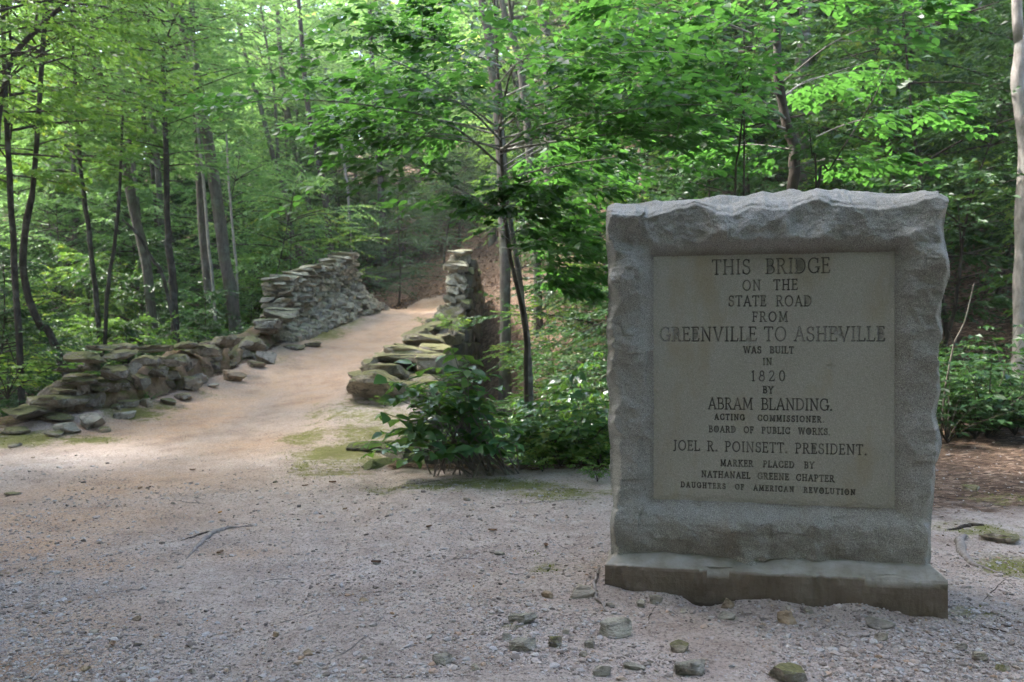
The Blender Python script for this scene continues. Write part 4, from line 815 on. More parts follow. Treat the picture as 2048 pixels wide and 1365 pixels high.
#__PART3__
# ------------------------------------------------------------------ foliage builders
QV = np.array([(0, 0, 0), (.45, -.5, .10), (1, 0, -.12), (.45, .5, .10)]); QF = np.array([(0, 1, 2, 3)])
HV = np.array([(0, 0, 0), (.33, 0, -.02), (.68, 0, -.05), (1, 0, -.16), (.18, .36, .02), (.42, .5, .05), (.72, .34, .0), (.18, -.36, .02), (.42, -.5, .05), (.72, -.34, .0)])
HF = np.array([(0, 4, 1), (4, 5, 1), (1, 5, 2), (5, 6, 2), (2, 6, 3), (0, 1, 7), (7, 1, 8), (1, 2, 8), (8, 2, 9), (2, 3, 9)])
class Leaves:
    def __init__(s): s.p, s.d, s.n, s.s, s.t = [], [], [], [], []
    def add(s, p, d, n, size, tint): s.p.append(p); s.d.append(d); s.n.append(n); s.s.append(np.broadcast_to(size, (len(p),))); s.t.append(np.broadcast_to(tint, (len(p),)))
    def arrays(s): return [np.concatenate(x) for x in (s.p, s.d, s.n, s.s, s.t)]
    def count(s): return sum(len(x) for x in s.p)
    def data(s, name, mat, hero=False, ratio=.55, arr=None):
        p, d, n, sz, t = arr or s.arrays(); T, F = (HV, HF) if hero else (QV, QF)
        d = d / (np.linalg.norm(d, axis=1)[:, None] + 1e-9); sd_ = np.cross(n, d); sd_ /= np.linalg.norm(sd_, axis=1)[:, None] + 1e-9; n = np.cross(d, sd_)
        V = p[:, None] + sz[:, None, None] * (T[None, :, 0:1] * d[:, None] + ratio * T[None, :, 1:2] * sd_[:, None] + T[None, :, 2:3] * n[:, None])
        Fp = (F[None] + (np.arange(len(p)) * len(T))[:, None, None]).reshape(-1, F.shape[1])
        return mesh_data(name, V.reshape(-1, 3), Fp, mat, hero, dict(tint=np.repeat(t, len(T))))
def twig_leaves(L, rng, P0, ang, ln, slope, nlf, size, jit=.8, tint0=None, droop=.25):
    t = (np.arange(nlf) + .6) / nlf; a = np.array([math.cos(ang), math.sin(ang), slope]); side = np.where(np.arange(nlf) % 2 == 0, 1, -1)
    p = P0 + a * (ln * t)[:, None]; p[:, 2] -= droop * ln * t * t * .5
    th = ang + side * rng.uniform(.5, 1.15, nlf) * (1 - .55 * t); d = np.stack([np.cos(th), np.sin(th), slope * .5 - droop * rng.uniform(.2, 1.4, nlf)], 1)
    n = rng.normal(size=(nlf, 3)) * jit * .6; n[:, 2] += 1
    L.add(p, d, n, size * rng.uniform(.5, 1.35, nlf) * (1 - .25 * np.abs(t - .5)), np.clip((rng.random() if tint0 is None else tint0) * .5 + rng.random(nlf) * .5, 0, 1))
def crown(seed, zlo, zhi, Rr, nbr, ntw, nlf, leaf, up=.2, shape=1.0, layers=0, axis=None, bw=.02, droop=.25, twl=.42, sides=4):
    rng = np.random.default_rng(seed); L = Leaves(); mb = MB(); axis = axis or (lambda z: np.array([0, 0, z]))
    for i in range(nbr):
        f = (i + rng.random()) / nbr
        if layers: f = (math.floor(f * layers) + .25 + .25 * rng.random()) / layers
        z = zlo + (zhi - zlo) * f; az = i * 2.39996 + rng.normal() * .35
        env = (math.sin(math.pi * (.12 + .85 * f)) ** .8 if shape > .5 else (1 - f) ** .7 * .95 + .1); ln = Rr * env * rng.uniform(.6, 1.15)
        s0 = up * rng.uniform(.5, 1.5) + .35 * f; P0 = axis(z); s0 += rng.normal() * .18; k = 6; t = np.linspace(0, 1, k); azs = az + rng.normal() * .25 * t
        B = P0 + np.stack([np.cos(azs) * ln * t, np.sin(azs) * ln * t, s0 * ln * t - .22 * ln * t * t], 1)
        if bw: tube(mb, B, np.linspace(bw * (.5 + ln / Rr), bw * .15, k), sides)
        for j in range(ntw):
            tt = .18 + .82 * (j + .5 + .4 * rng.normal()) / ntw; tt = min(1, max(.12, tt)); sd_ = 1 if j % 2 else -1; q = tt * (k - 1); a = int(min(k - 2, q)); Pq = B[a] + (B[a + 1] - B[a]) * (q - a)
            an = az + sd_ * rng.uniform(.45, 1.0) * (1 - .5 * tt); l2 = ln * twl * (1.15 - .65 * tt) * rng.uniform(.7, 1.2) + .12
            twig_leaves(L, rng, Pq, an, l2, rng.normal() * .28 + .03, nlf, leaf, 1.3, droop=droop)
    return L, mb
def trunk_mb(P, rad, rng, n=10, m=40, flare=True):
    mb = MB(); Q = spline(P, m); r = np.interp(np.linspace(0, 1, m), np.linspace(0, 1, len(rad)), rad)
    Q[:, 0] += .25 * r * vnoise(np.arange(m) * .35, 0 * np.arange(m), rng.uniform(0, 90), 1); r = r * (1 + .08 * vnoise(np.arange(m) * .6, 0 * np.arange(m), rng.uniform(0, 90), 2))
    if flare: r[:3] *= np.array([1.45, 1.2, 1.07])
    tube(mb, Q, r, n); return mb

# shared crowns for the tall forest trees and the saplings under them
CROWNS = []
for s, (mt, rr, hh, lf) in enumerate([('leaf_far', 3.8, 9, .15), ('leaf_far', 3.3, 8, .13), ('leaf_far', 4.3, 10, .15), ('leaf_forest', 3.6, 8, .15)]):
    L, mb = crown(100 + s, 0, hh, rr, 54, 11, 15, lf, .25, bw=.022); CROWNS.append((L.data("crown", M[mt]), mb.data("limbs", M['bark_dark'], True), hh, rr))
SAPS = []
for s, (mt, rr, H_s, lf, ly) in enumerate([('leaf_forest', 1.9, 4.2, .105, 7), ('leaf_forest', 1.6, 3.4, .095, 6), ('leaf_dark', 2.1, 4.6, .105, 8), ('leaf_blue', 2.0, 4.0, .075, 8), ('leaf_forest', 2.4, 5.6, .12, 9), ('leaf_far', 2.0, 4.8, .085, 9), ('leaf_far', 2.4, 6.0, .095, 11)]):
    r_ = np.random.default_rng(200 + s); lean = r_.normal(size=2) * .12
    ax = (lambda lean: (lambda z: np.array([lean[0] * z + .06 * math.sin(z * 1.7), lean[1] * z + .05 * math.cos(z * 1.3), z])))(lean)
    L, mb = crown(200 + s, H_s * .18, H_s, rr, 34, 11, 15, lf, .12, 1 if s != 3 else 0, ly, ax, .012, .3, .5)
    tube(mb, [ax(z) for z in np.linspace(-.3, H_s, 9)], np.linspace(.035, .006, 9), 6)
    SAPS.append((L.data("crown", M[mt]), mb.data("trunk", M['bark_dark'], True), H_s, rr))
def mk_plant(seed, H_p, rr, lf, nst, mat, hero=False, ratio=.55):
    rng = np.random.default_rng(seed); L = Leaves(); mb = MB()
    for i in range(nst):
        a = i * 2.4 + rng.normal() * .4; ln = H_p * rng.uniform(.6, 1.1); sp = rr * rng.uniform(.3, 1.1); t = np.linspace(0, 1, 6)
        B = np.stack([np.cos(a) * sp * t ** 1.4, np.sin(a) * sp * t ** 1.4, ln * t - .12 * ln * t * t], 1); tube(mb, B, np.linspace(.006, .002, 6), 4)
        for q in np.linspace(.3, 1, 8):
            k = min(4, int(q * 5)); P = B[k] + (B[k + 1] - B[k]) * (q * 5 - k); twig_leaves(L, rng, P, a + rng.uniform(-1.6, 1.6), rr * .35, .1, 6, lf, .5)
    return L.data("leaves", M[mat], hero, ratio), mb.data("stem", M['bark_dark'], True)
PLANTS = [mk_plant(300, .75, .55, .10, 7, 'leaf_shrub', True), mk_plant(301, .55, .6, .075, 8, 'leaf_forest'), mk_plant(302, 1.0, .7, .12, 8, 'leaf_shrub', True)]

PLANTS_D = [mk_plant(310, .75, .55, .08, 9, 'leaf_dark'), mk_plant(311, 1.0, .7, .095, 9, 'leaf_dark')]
rngT = np.random.default_rng(500); PLACED = []
def pxy(p): return 1024 + FPX * p[0] / p[1], 683 - FPX * (p[2] - CAMZ) / p[1]
def put(name, kinds, loc, rz, sc, cat, group, parts=("crown", "trunk"), sz=None):
    e = empty(name, loc, rz); e.scale = (sc[0], sc[0], sc[1])
    for nm, me in zip(parts, kinds[:2]): obj(nm, me, e)
    e['category'] = cat; e['group'] = group; PLACED.append((e, pxy(loc)[0] if loc[1] > 0 else 0, loc)); return e
ORD = lambda k: f"{k}{'th' if 10 <= k % 100 <= 20 else {1: 'st', 2: 'nd', 3: 'rd'}.get(k % 10, 'th')}"
def label_all(items, fmt):
    """items sorted across the picture, so that the ordinal in each label can be counted off"""
    it = sorted(items, key=lambda q: q[1])
    for k, (e, px, loc) in enumerate(it): e['label'] = fmt(e, ORD(k + 1))

# ---- the named trunks: traced as polylines (top to foot), each at its own depth
def tree_px(label, pix, Y, wpx, mat, top=14, crown_k=None, cz=6.0, csc=1.0, Ydrift=0, second=None, limbs=()):
    rng = np.random.default_rng(int(pix[-1][0] * 3 + pix[-1][1])); P = [at(px, py, Y + Ydrift * (1 - i / max(1, len(pix) - 1))) for i, (px, py) in enumerate(pix)][::-1]
    x, y = P[0][0], P[0][1]; gz = float(height(x, y))
    if P[0][2] > gz - .1:
        d = P[0] - P[1]; d /= abs(d[2]) + 1e-6; P.insert(0, np.array([x + d[0] * (P[0][2] - gz + .2) * .5, y, gz - .25]))
    else: P[0][2] = min(P[0][2], gz - .25)
    d = P[-1] - P[-2]; d = d / (abs(d[2]) + 1e-6); base_z = gz; ztop = base_z + top
    if P[-1][2] < ztop: P.append(P[-1] + d * (ztop - P[-1][2]) * np.array([.6, .6, 1]))
    P = np.array(P); r0 = wpx * Y / FPX / 2; e = empty("tree", (P[0][0], P[0][1], gz)); tag(e, label, "tree")
    b = np.array(e.location); mb = trunk_mb(P - b, [r0, r0 * .95, r0 * .85, r0 * .55], rng)
    for lb in limbs:
        Q = np.array([at(px, py, Y - .6 * i) for i, (px, py, *_) in enumerate(lb)]) - b; tube(mb, spline(Q, 16), np.linspace(r0 * .55, r0 * .12, 16), 6)
    if second is not None:
        Q = np.array([at(px, py, Y) for px, py in second])[::-1]; dd = Q[-1] - Q[-2]; dd /= abs(dd[2]) + 1e-6; Q = np.vstack([Q, Q[-1] + dd * max(.5, ztop - Q[-1][2])]); tube(mb, spline(Q - b, 30), np.interp(np.linspace(0, 1, 30), [0, 1], [r0 * .75, r0 * .4]), 8)
    mb.build("trunk", M[mat], e, True)
    if crown_k is not None:
        c, l, hh, rr = CROWNS[crown_k]; ax = spline(P, 60); k = np.argmin(np.abs(ax[:, 2] - (gz + cz * 1.5)))
        for nm, me in (("crown", c), ("limb", l)):
            o = obj(nm, me, e, tuple(ax[k] - b), rng.uniform(0, 6)); o.scale = (csc, csc, csc)
    return e
tree_px("straight dark trunk nearest the left edge of the photo", [(10, 150), (22, 400), (30, 560), (40, 705)], 16, 13, 'bark_dark', 15, 3, 4.5)
tree_px("dark trunk with a curved foot leaning to the right, second from the left edge", [(70, 330), (62, 400), (46, 500), (50, 570), (80, 650), (112, 695)], 17, 15, 'bark_dark', 13, 0, 5, .9)
tree_px("arching dark branchy tree hanging in from the upper left corner", [(130, 5), (80, 55), (30, 110), (5, 190), (-8, 300), (-20, 500)], 13, 12, 'bark_dark', 9, 3, 4.5, .8)
tree_px("leaning brown forked tree left of the twin trunked one", [(140, 5), (170, 80), (200, 170), (222, 240), (250, 330), (265, 420), (290, 520), (305, 640)], 22, 19, 'bark_mid', 17, 1, 5.5, 1.0, second=[(165, 5), (185, 80), (200, 150), (210, 210)])
tree_px("slim grey tree just right of the leaning forked one", [(225, 20), (240, 140), (252, 220), (262, 300), (275, 420), (285, 560)], 27, 10, 'bark_mid', 17, 2, 6)
tree_px("dark slim tree between the leaning and the twin trunked one", [(250, 60), (275, 140), (286, 230), (300, 300), (312, 400), (320, 560)], 30, 11, 'bark_dark', 18, 0, 7)
tree_px("straight slim tree with a raised side limb left of the twin trunked one", [(278, 60), (292, 130), (304, 220), (312, 300), (318, 390), (330, 560)], 29, 12, 'bark_mid', 18, 1, 7, limbs=[[(300, 165), (330, 150), (355, 128)]])
tree_px("big twin trunked grey tree with flaking bark on the left", [(345, -20), (368, 60), (388, 130), (402, 210), (418, 300), (428, 370), (440, 450), (455, 540), (465, 600)], 24, 25, 'bark_mid', 20, 2, 8, 1.1, second=[(388, 130), (392, 230), (398, 330), (404, 450), (418, 590)])
tree_px("pale ropy stem running beside the twin trunked tree", [(388, 160), (392, 230), (400, 300), (410, 400), (418, 500), (428, 590)], 23.5, 6, 'bark_pale', 12)
tree_px("thin pale sapling right of the twin trunked tree", [(454, 300), (458, 370), (464, 440), (470, 505), (474, 560)], 25, 5, 'bark_pale', 9, None)
tree_px("slender dark tree in the left woods with several low twigs", [(158, 300), (166, 380), (178, 460), (188, 560), (196, 640)], 20, 10, 'bark_dark', 12, 3, 5, .8)
tree_px("crooked thin dark tree leaning against the left woods", [(240, 360), (236, 420), (228, 500), (218, 560), (212, 640)], 19, 8, 'bark_dark', 9, None)
tree_px("stout dark stump like trunk behind the low parapet", [(335, 430), (338, 500), (345, 560), (350, 620)], 21, 16, 'bark_dark', 11, 0, 5, .8)
tree_px("slanting thin dark limb tree behind the low parapet", [(245, 440), (275, 470), (305, 520), (335, 590)], 20, 7, 'bark_dark', 6, None)
tree_px("dark straight tree above the far end of the tall parapet", [(615, 200), (626, 270), (640, 330), (650, 400), (656, 450), (664, 515)], 33, 14, 'bark_dark', 16)
tree_px("slim dark tree rising on the slope left of the tall parapet's end", [(560, 100), (570, 190), (590, 300), (612, 380)], 40, 12, 'bark_mid', 17, 2, 6)
tree_px("leaning tree on the upper slope with a forked top", [(500, 150), (515, 190), (530, 250), (552, 330), (566, 370)], 38, 10, 'bark_mid', 16, 0, 6, second=[(540, 130), (548, 180), (552, 240), (556, 320)])
tree_px("thin white sapling on the slope above the tall parapet", [(676, 240), (684, 300), (692, 350), (697, 400)], 36, 5, 'bark_pale', 10, None)
tree_px("short broken stub above the tall parapet", [(594, 490), (598, 500), (606, 530)], 31, 20, 'bark_mid', 2.6, None)
tree_px("dark stem on the slope between the white sapling and the beech branches", [(750, 230), (756, 300), (762, 380)], 40, 14, 'bark_dark', 16, 1, 7)
tree_px("tall dark trunk rising behind the near beech's branches at the top", [(962, -20), (975, 60), (984, 120), (996, 200), (1002, 300), (1006, 420), (1008, 520)], 21, 24, 'bark_mid', 18, 2, 8.5)
tree_px("grey tree slanting right of the tall dark trunk at the top", [(1000, -10), (1015, 40), (1030, 90), (1045, 160), (1060, 300), (1070, 450)], 25, 17, 'bark_mid', 18, 0, 8)
tree_px("mossy trunk at the top, between the slanting grey tree and the pinkish ones", [(1078, -20), (1090, 60), (1095, 130), (1098, 300), (1100, 450)], 27, 20, 'bark_mid', 18, 1, 8)
tree_px("thick brown trunk just right of the dark trunk above the slab", [(1612, -20), (1606, 80), (1604, 200), (1602, 300), (1600, 420)], 17, 32, 'bark_mid', 16, 0, 7)
tree_px("pale smooth trunk on the right slope, above the slab's right half", [(1728, -20), (1722, 60), (1720, 130), (1714, 220), (1712, 290), (1710, 400)], 22, 15, 'bark_pale', 15, 1, 7)
tree_px("pinkish trunk straight above the slab's left end", [(1278, 150), (1280, 200), (1282, 290), (1284, 350), (1286, 400)], 17, 13, 'bark_pink', 12, 3, 5, .8)
tree_px("slightly curved pinkish trunk right of the straight pinkish one", [(1342, 180), (1346, 250), (1350, 300), (1346, 345), (1354, 400)], 18, 13, 'bark_pink', 13, 2, 6, .8)
tree_px("pinkish leaning trunk high up at the top of the photo", [(1430, -20), (1436, 30), (1442, 80), (1450, 260)], 26, 16, 'bark_pink', 16, 0, 8)
tree_px("broad mottled stub of a tree left of the straight pinkish trunk", [(1262, 370), (1264, 385), (1268, 420)], 17.5, 18, 'bark_pink', 3.4, None)
tree_px("pale thin tree deep in the right woods", [(1958, 40), (1954, 110), (1950, 200), (1944, 330), (1938, 420)], 23, 11, 'bark_pale', 13, 1, 6)
tree_px("reddish thin tree lit on the upper right slope", [(1917, 40), (1916, 90), (1914, 130)], 30, 11, 'bark_pink', 13, 0, 6)
tree_px("pale barked big tree cut off by the right edge", [(2034, -30), (2040, 80), (2036, 170), (2050, 300), (2046, 420), (2044, 520), (2040, 680), (2036, 830)], 11.5, 30, 'bark_pale', 14, 3, 6, .9)
tree_px("thin dead forked stem right of the slab", [(1932, 635), (1922, 660), (1908, 690), (1898, 740), (1888, 800)], 9.5, 4, 'bark_mid', 1.9, None, limbs=[[(1908, 690), (1900, 668), (1896, 660)]])

# ---- the near beech (left of the slab) and the dark tree above the slab: branches traced, twigs and leaves grown
def hero_tree(label, trunks, branches, mat, leafm, leaf, seed, nsec=9, ntw=8, nlf=5, extra=False):
    if extra:
        r2 = np.random.default_rng(seed + 5)
        for k in range(12):
            s_ = -1 if k % 2 else 1; y0 = r2.uniform(130, 330 if s_ < 0 else 500); ln_ = r2.uniform(160, 330) * (1.1 if y0 < 330 else .7); dy = r2.uniform(-110, 10) if y0 < 400 else r2.uniform(-50, 10); Y1 = 10.4 + r2.uniform(-3.6, 1.4); branches = branches + [[(1003, y0, 10.4), (1003 + s_ * ln_ * .5, y0 + dy * .6, (10.4 + Y1) / 2), (1003 + s_ * ln_, y0 + dy * .9, Y1)]]
    rng = np.random.default_rng(seed); f = trunks[0][0]; x, y = f[-1][0], f[-1][1]; Yb = trunks[0][1]; g = at(x, y, Yb); gz = float(height(g[0], g[1])); b = np.array([g[0], g[1], gz])
    e = tag(empty("tree", b), label, "tree"); L = Leaves(); mbt = MB()
    for k, (pix, Y, wpx, mt) in enumerate(trunks):
        P = np.array([at(px, py, Y) for px, py in pix])[::-1]; P[0, 2] = min(P[0, 2], float(height(P[0, 0], P[0, 1]))) - .15
        r0 = wpx * Y / FPX / 2; m_ = trunk_mb(P - b, [r0, r0 * .9, r0 * .75, r0 * .45], rng, 10, 44); o = m_.build("trunk", M[mt], e, True)
        if k: o['label'] = "pale mottled second stem"
    for br in branches:
        B = spline(np.array([at(px, py, Y) for px, py, Y in br]), 14) - b; ln = np.linalg.norm(np.diff(B, axis=0), axis=1).sum(); tube(mbt, B, np.linspace(.005 + .0035 * ln, .0018, 14), 6)
        hd = math.atan2(B[-1, 1] - B[0, 1], B[-1, 0] - B[0, 0])
        for j in range(nsec):
            t = .22 + .78 * (j + rng.random()) / nsec; q = t * 13; a = min(12, int(q)); P = B[a] + (B[a + 1] - B[a]) * (q - a); an = hd + (1 if j % 2 else -1) * rng.uniform(.4, 1.15) * (1 - .4 * t); l2 = (.34 * ln * (1.1 - .7 * t) + .18) * rng.uniform(.7, 1.2); sl = rng.normal() * .26 + .02
            tt = np.linspace(0, 1, 5); S = P + np.stack([np.cos(an) * l2 * tt, np.sin(an) * l2 * tt, sl * l2 * tt - .1 * l2 * tt * tt], 1); tube(mbt, S, np.linspace(.004, .0015, 5), 4); tn = rng.random()
            for w_ in range(ntw):
                u = .15 + .85 * (w_ + .5) / ntw; k = min(3, int(u * 4)); Pw = S[k] + (S[k + 1] - S[k]) * (u * 4 - k); aw = an + (1 if w_ % 2 else -1) * rng.uniform(.4, .9) * (1 - .6 * u); lw = l2 * .32 * (1.2 - .6 * u) + .09
                twig_leaves(L, rng, Pw, aw, lw, rng.normal() * .25, nlf, leaf, .5, tn, .3)
        twig_leaves(L, rng, B[-1], hd, .3, 0, 8, leaf, .5, .6, .3)
    mbt.build("limb", M['bark_mottle'], e, True); obj("crown", L.data("crown", M[leafm], True, .62), e); return e
hero_tree("near beech with two slender stems and wide bright green branches left of the slab",
  [([(985, -60), (995, 120), (1000, 250), (1008, 400), (1018, 500), (1040, 600), (1052, 690), (1052, 780), (1056, 900)], 10.4, 10, 'bark_dark'), ([(1000, 200), (1012, 380), (1025, 470), (1038, 560), (1048, 640), (1058, 740), (1066, 880)], 10.7, 15, 'bark_mottle')],
  [[(1000, 330, 10.4), (900, 250, 9.6), (760, 215, 8.9), (600, 200, 8.4), (500, 205, 8.2)], [(1000, 260, 10.4), (880, 170, 9.3), (780, 120, 8.6), (700, 100, 8.2)], [(998, 200, 10.4), (920, 110, 9.8), (850, 70, 9.3)], [(1004, 420, 10.4), (920, 380, 9.6), (830, 320, 9.0), (730, 305, 8.6)], 
   [(1000, 310, 10.4), (1130, 250, 9.6), (1290, 190, 8.9), (1430, 160, 8.4)], [(1004, 360, 10.4), (1130, 330, 9.8), (1270, 310, 9.2), (1380, 290, 8.8)], [(1000, 250, 10.4), (1120, 150, 9.4), (1250, 80, 8.8), (1350, 50, 8.4)], [(1008, 430, 10.4), (1100, 410, 9.9), (1200, 370, 9.6)], [(1020, 500, 10.4), (1090, 480, 10), (1170, 500, 9.8)], [(996, 170, 10.4), (1080, 70, 9.8), (1160, 0, 9.3)],
   [(1006, 400, 10.4), (1080, 380, 11.3), (1180, 330, 12)], [(1000, 280, 10.4), (940, 220, 8.6), (880, 190, 7.0)], [(1000, 250, 10.4), (1020, 150, 8.2), (1060, 110, 6.4)], [(1000, 300, 10.4), (1180, 240, 8.0), (1320, 210, 6.2)], [(1000, 260, 10.4), (1150, 150, 8.0), (1280, 90, 6.4)], [(1002, 300, 10.4), (1060, 260, 9.1), (1130, 240, 8.0), (1200, 220, 7.4)], [(1010, 450, 10.4), (1020, 430, 9.6), (1060, 420, 8.9)], [(1004, 380, 10.5), (1100, 350, 11), (1210, 320, 11.4)], [(1012, 470, 10.5), (1090, 450, 10.8), (1190, 430, 11)], [(1006, 400, 10.4), (1040, 390, 9.6), (1090, 390, 9.0)], [(1006, 420, 10.4), (980, 410, 9.6), (960, 420, 9.1)], [(1030, 540, 10.4), (1090, 530, 10.6), (1180, 560, 10.8)], [(1030, 560, 10.4), (1100, 560, 10.2), (1160, 590, 10.1)], [(1000, 300, 10.4), (900, 270, 9.9), (800, 270, 9.5), (700, 285, 9.2)], [(1000, 230, 10.4), (1150, 200, 10), (1300, 240, 9.7), (1420, 250, 9.5)], [(998, 180, 10.4), (900, 140, 10.6), (780, 160, 10.6), (640, 170, 10.6)], [(1000, 350, 10.4), (1080, 300, 10.9), (1200, 260, 11.5)], [(996, 150, 10.4), (940, 40, 9.9), (880, 0, 9.6)]],
  'bark_dark', 'leaf_beech', .125, 901, extra=True)
hero_tree("dark crooked tree standing behind the slab with branches spreading over it",
  [([(1545, -60), (1552, 60), (1556, 150), (1572, 240), (1590, 310), (1584, 380), (1580, 560), (1576, 820)], 9.2, 24, 'bark_dark')],
  [[(1556, 190, 9.2), (1450, 150, 8.4), (1340, 150, 7.8), (1240, 165, 7.4)], [(1552, 90, 9.2), (1430, 40, 8.5), (1320, 20, 8.0), (1240, 10, 7.7)], [(1575, 260, 9.2), (1470, 230, 8.5), (1360, 240, 8.0), (1260, 265, 7.7)], [(1580, 300, 9.2), (1690, 250, 9.0), (1800, 225, 8.8), (1880, 220, 8.7)], [(1560, 170, 9.2), (1660, 90, 8.5), (1760, 45, 8.0), (1840, 20, 7.7)], [(1586, 330, 9.2), (1680, 320, 9.2), (1790, 330, 9.3)], [(1556, 130, 9.2), (1500, 60, 7.9), (1450, 20, 7.0)],
   [(1588, 300, 9.2), (1500, 290, 9.8), (1400, 300, 10.3)], [(1560, 200, 9.2), (1620, 160, 10), (1720, 140, 10.6)], [(1550, 40, 9.2), (1640, 0, 8.6), (1740, -20, 8.2)], [(1572, 240, 9.2), (1520, 200, 8.2), (1480, 190, 7.4), (1420, 180, 6.8)]],
  'bark_dark', 'leaf_beech', .12, 902, nsec=9, ntw=7)
def stems_px(name, label, cat, stems, Y, r, mat, leafm, leaf, seed, ratio=.5):
    rng = np.random.default_rng(seed); g = at(*stems[0][-1], Y); gz = float(height(g[0], g[1])); b = np.array([g[0], g[1], gz]); e = tag(empty(name, b), label, cat); mb = MB(); L = Leaves()
    for st in stems:
        P = np.array([at(px, py, Y) for px, py in st])[::-1]; P[0, 2] = min(P[0, 2], gz - .1); tube(mb, spline(P - b, 20), np.linspace(r, r * .3, 20), 6); Q = spline(P - b, 20)
        for k in range(8, 20):
            for s in (0, 1): twig_leaves(L, rng, Q[k], rng.uniform(0, 6.28), rng.uniform(.25, .6), .1, 7, leaf, .5)
    mb.build("stem", M[mat], e, True); obj("leaves", L.data("leaves", M[leafm], True, ratio), e)
stems_px("sapling", "forked thin sapling growing up behind the slab's top edge", "sapling", [[(1780, 130), (1735, 220), (1690, 290), (1660, 340), (1636, 390), (1630, 480)], [(1618, 250), (1624, 310), (1632, 370), (1630, 480)]], 7.0, .012, 'bark_dark', 'leaf_dark', .085, 31)
stems_px("sapling", "thin straight sapling above the slab, left of the dark crooked tree", "sapling", [[(1530, 0), (1510, 100), (1490, 200), (1478, 300), (1470, 400), (1468, 520)], [(1462, 180), (1488, 215), (1478, 300)]], 8.0, .014, 'bark_dark', 'leaf_beech', .09, 32)

# ---- the glossy leafed shrub on the bank right of the road
def shrub():
    rng = np.random.default_rng(77); b = np.append(ground_at(930, 950)[:2], 0); b[2] = float(height(b[0], b[1])) - .05; e = tag(empty("shrub", b), "broad leafed glossy shrub spilling over the bank in front of the broken parapet", "shrub"); mb = MB(); L = Leaves()
    tips = [(745, 900), (790, 880), (770, 820), (790, 775), (820, 790), (880, 730), (905, 690), (850, 830), (900, 780), (935, 735), (960, 800), (880, 860), (800, 850), (985, 770), (1010, 850), (940, 860), (850, 770), (920, 830), (985, 870), (870, 770), (815, 915), (790, 790), (960, 745), (900, 900), (1030, 880), (830, 860), (880, 900), (950, 890), (770, 860), (910, 860), (860, 790), (930, 790), (990, 820), (850, 760), (890, 740), (1000, 900), (850, 900), (800, 760), (965, 840), (835, 722), (925, 705), (775, 750), (745, 880), (1020, 840)]
    for k, (px, py) in enumerate(tips):
        Yt = 8.35 + rng.uniform(-.9, .45); T = at(px, py + 6, Yt); S = np.array([b[0] + rng.uniform(-.4, .6), b[1] + rng.uniform(-.15, .3), b[2]])
        Md = S * .5 + T * .5 + np.array([0, 0, .18]); Q = spline(np.array([S, Md, T]), 14); tube(mb, Q - b, np.linspace(.009, .003, 14), 5)
        hd = math.atan2(T[1] - S[1], T[0] - S[0])
        for j, t in enumerate(np.linspace(.52, 1, 9)):
            P = Q[int(t * 13)] - b; q = j * 1.57 + rng.normal() * .3
            for s in (0, math.pi):
                an = hd + q + s if j < 8 else hd + (s - 1.57) * .6
                if rng.random() < .3: continue
                st = rng.uniform(.02, .06); p = P + np.array([math.cos(an) * st, math.sin(an) * st, 0]); d = np.array([math.cos(an), math.sin(an), rng.uniform(-.4, .15)]); n = rng.normal(size=3) * .28 + [0, 0, 1]
                L.add(p[None], d[None], n[None], rng.uniform(.13, .23), rng.random())
        L.add((Q[-1] - b)[None], np.array([[math.cos(hd), math.sin(hd), -.4]]), np.array([[0, .1, 1.]]), .14, rng.random())
    mb.build("stem", M['bark_mid'], e, True); obj("leaves", L.data("leaves", M['leaf_shrub'], True, .6), e)
shrub()

# ---- small plants on the bank between the shrub and the slab, beside walls, and right of the slab
SPOTS = [(1110, 880, 9.3), (1150, 820, 10), (1180, 900, 8.9), (1200, 840, 9.5), (1130, 760, 11), (1190, 760, 11), (1090, 920, 8.8), (1160, 950, 8.5), (1200, 930, 8.5), (1180, 690, 12), (1140, 690, 13), (1100, 830, 10.5), (1040, 900, 9.2), (1215, 800, 10.2), (1060, 850, 10.5), (1205, 700, 11), (1100, 650, 14), (1160, 640, 14), (1210, 630, 12), (1080, 740, 13),
         (1140, 920, 9.0), (1120, 960, 8.45), (1195, 880, 9.2), (1075, 800, 11.5), (1170, 860, 9.8)]
for px, py, Y in SPOTS:
    k = rngT.integers(0, 3); p = at(px, py, Y); p[2] = max(float(height(p[0], p[1])) - .02, p[2] - .55) if False else float(height(p[0], p[1]))
    need = max(.8, (at(px, py, Y)[2] - p[2] + .25) / (.75, .55, 1.0)[k]); put("understory_plant", PLANTS[k], p, rngT.uniform(0, 6), (rngT.uniform(.9, 1.3), min(need, 3.0)), "plant", "leafy plants on the bank left of the slab", ("leaves", "stem"))
label_all(PLACED, lambda e, o: f"leafy plant on the bank between shrub and slab, {o} from the left"); PLACED.clear()
for px, py, Y in [(1915, 880, 9.8), (1950, 900, 9.6), (1990, 890, 9.9), (2030, 900, 9.7), (1905, 820, 10.6), (1970, 840, 10.6), (2020, 820, 10.8), (1930, 760, 11.6), (2000, 770, 11.6), (2046, 860, 10.2), (1945, 700, 12.6), (1895, 905, 9.4), (2010, 720, 12.4), (1975, 930, 9.6)]:
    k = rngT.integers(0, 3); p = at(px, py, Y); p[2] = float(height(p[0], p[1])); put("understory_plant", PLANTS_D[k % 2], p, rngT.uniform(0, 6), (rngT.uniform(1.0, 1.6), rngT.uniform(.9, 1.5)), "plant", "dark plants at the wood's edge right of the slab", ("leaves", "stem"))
label_all(PLACED, lambda e, o: f"dark plant by the woods right of the slab, {o} from the left"); PLACED.clear()
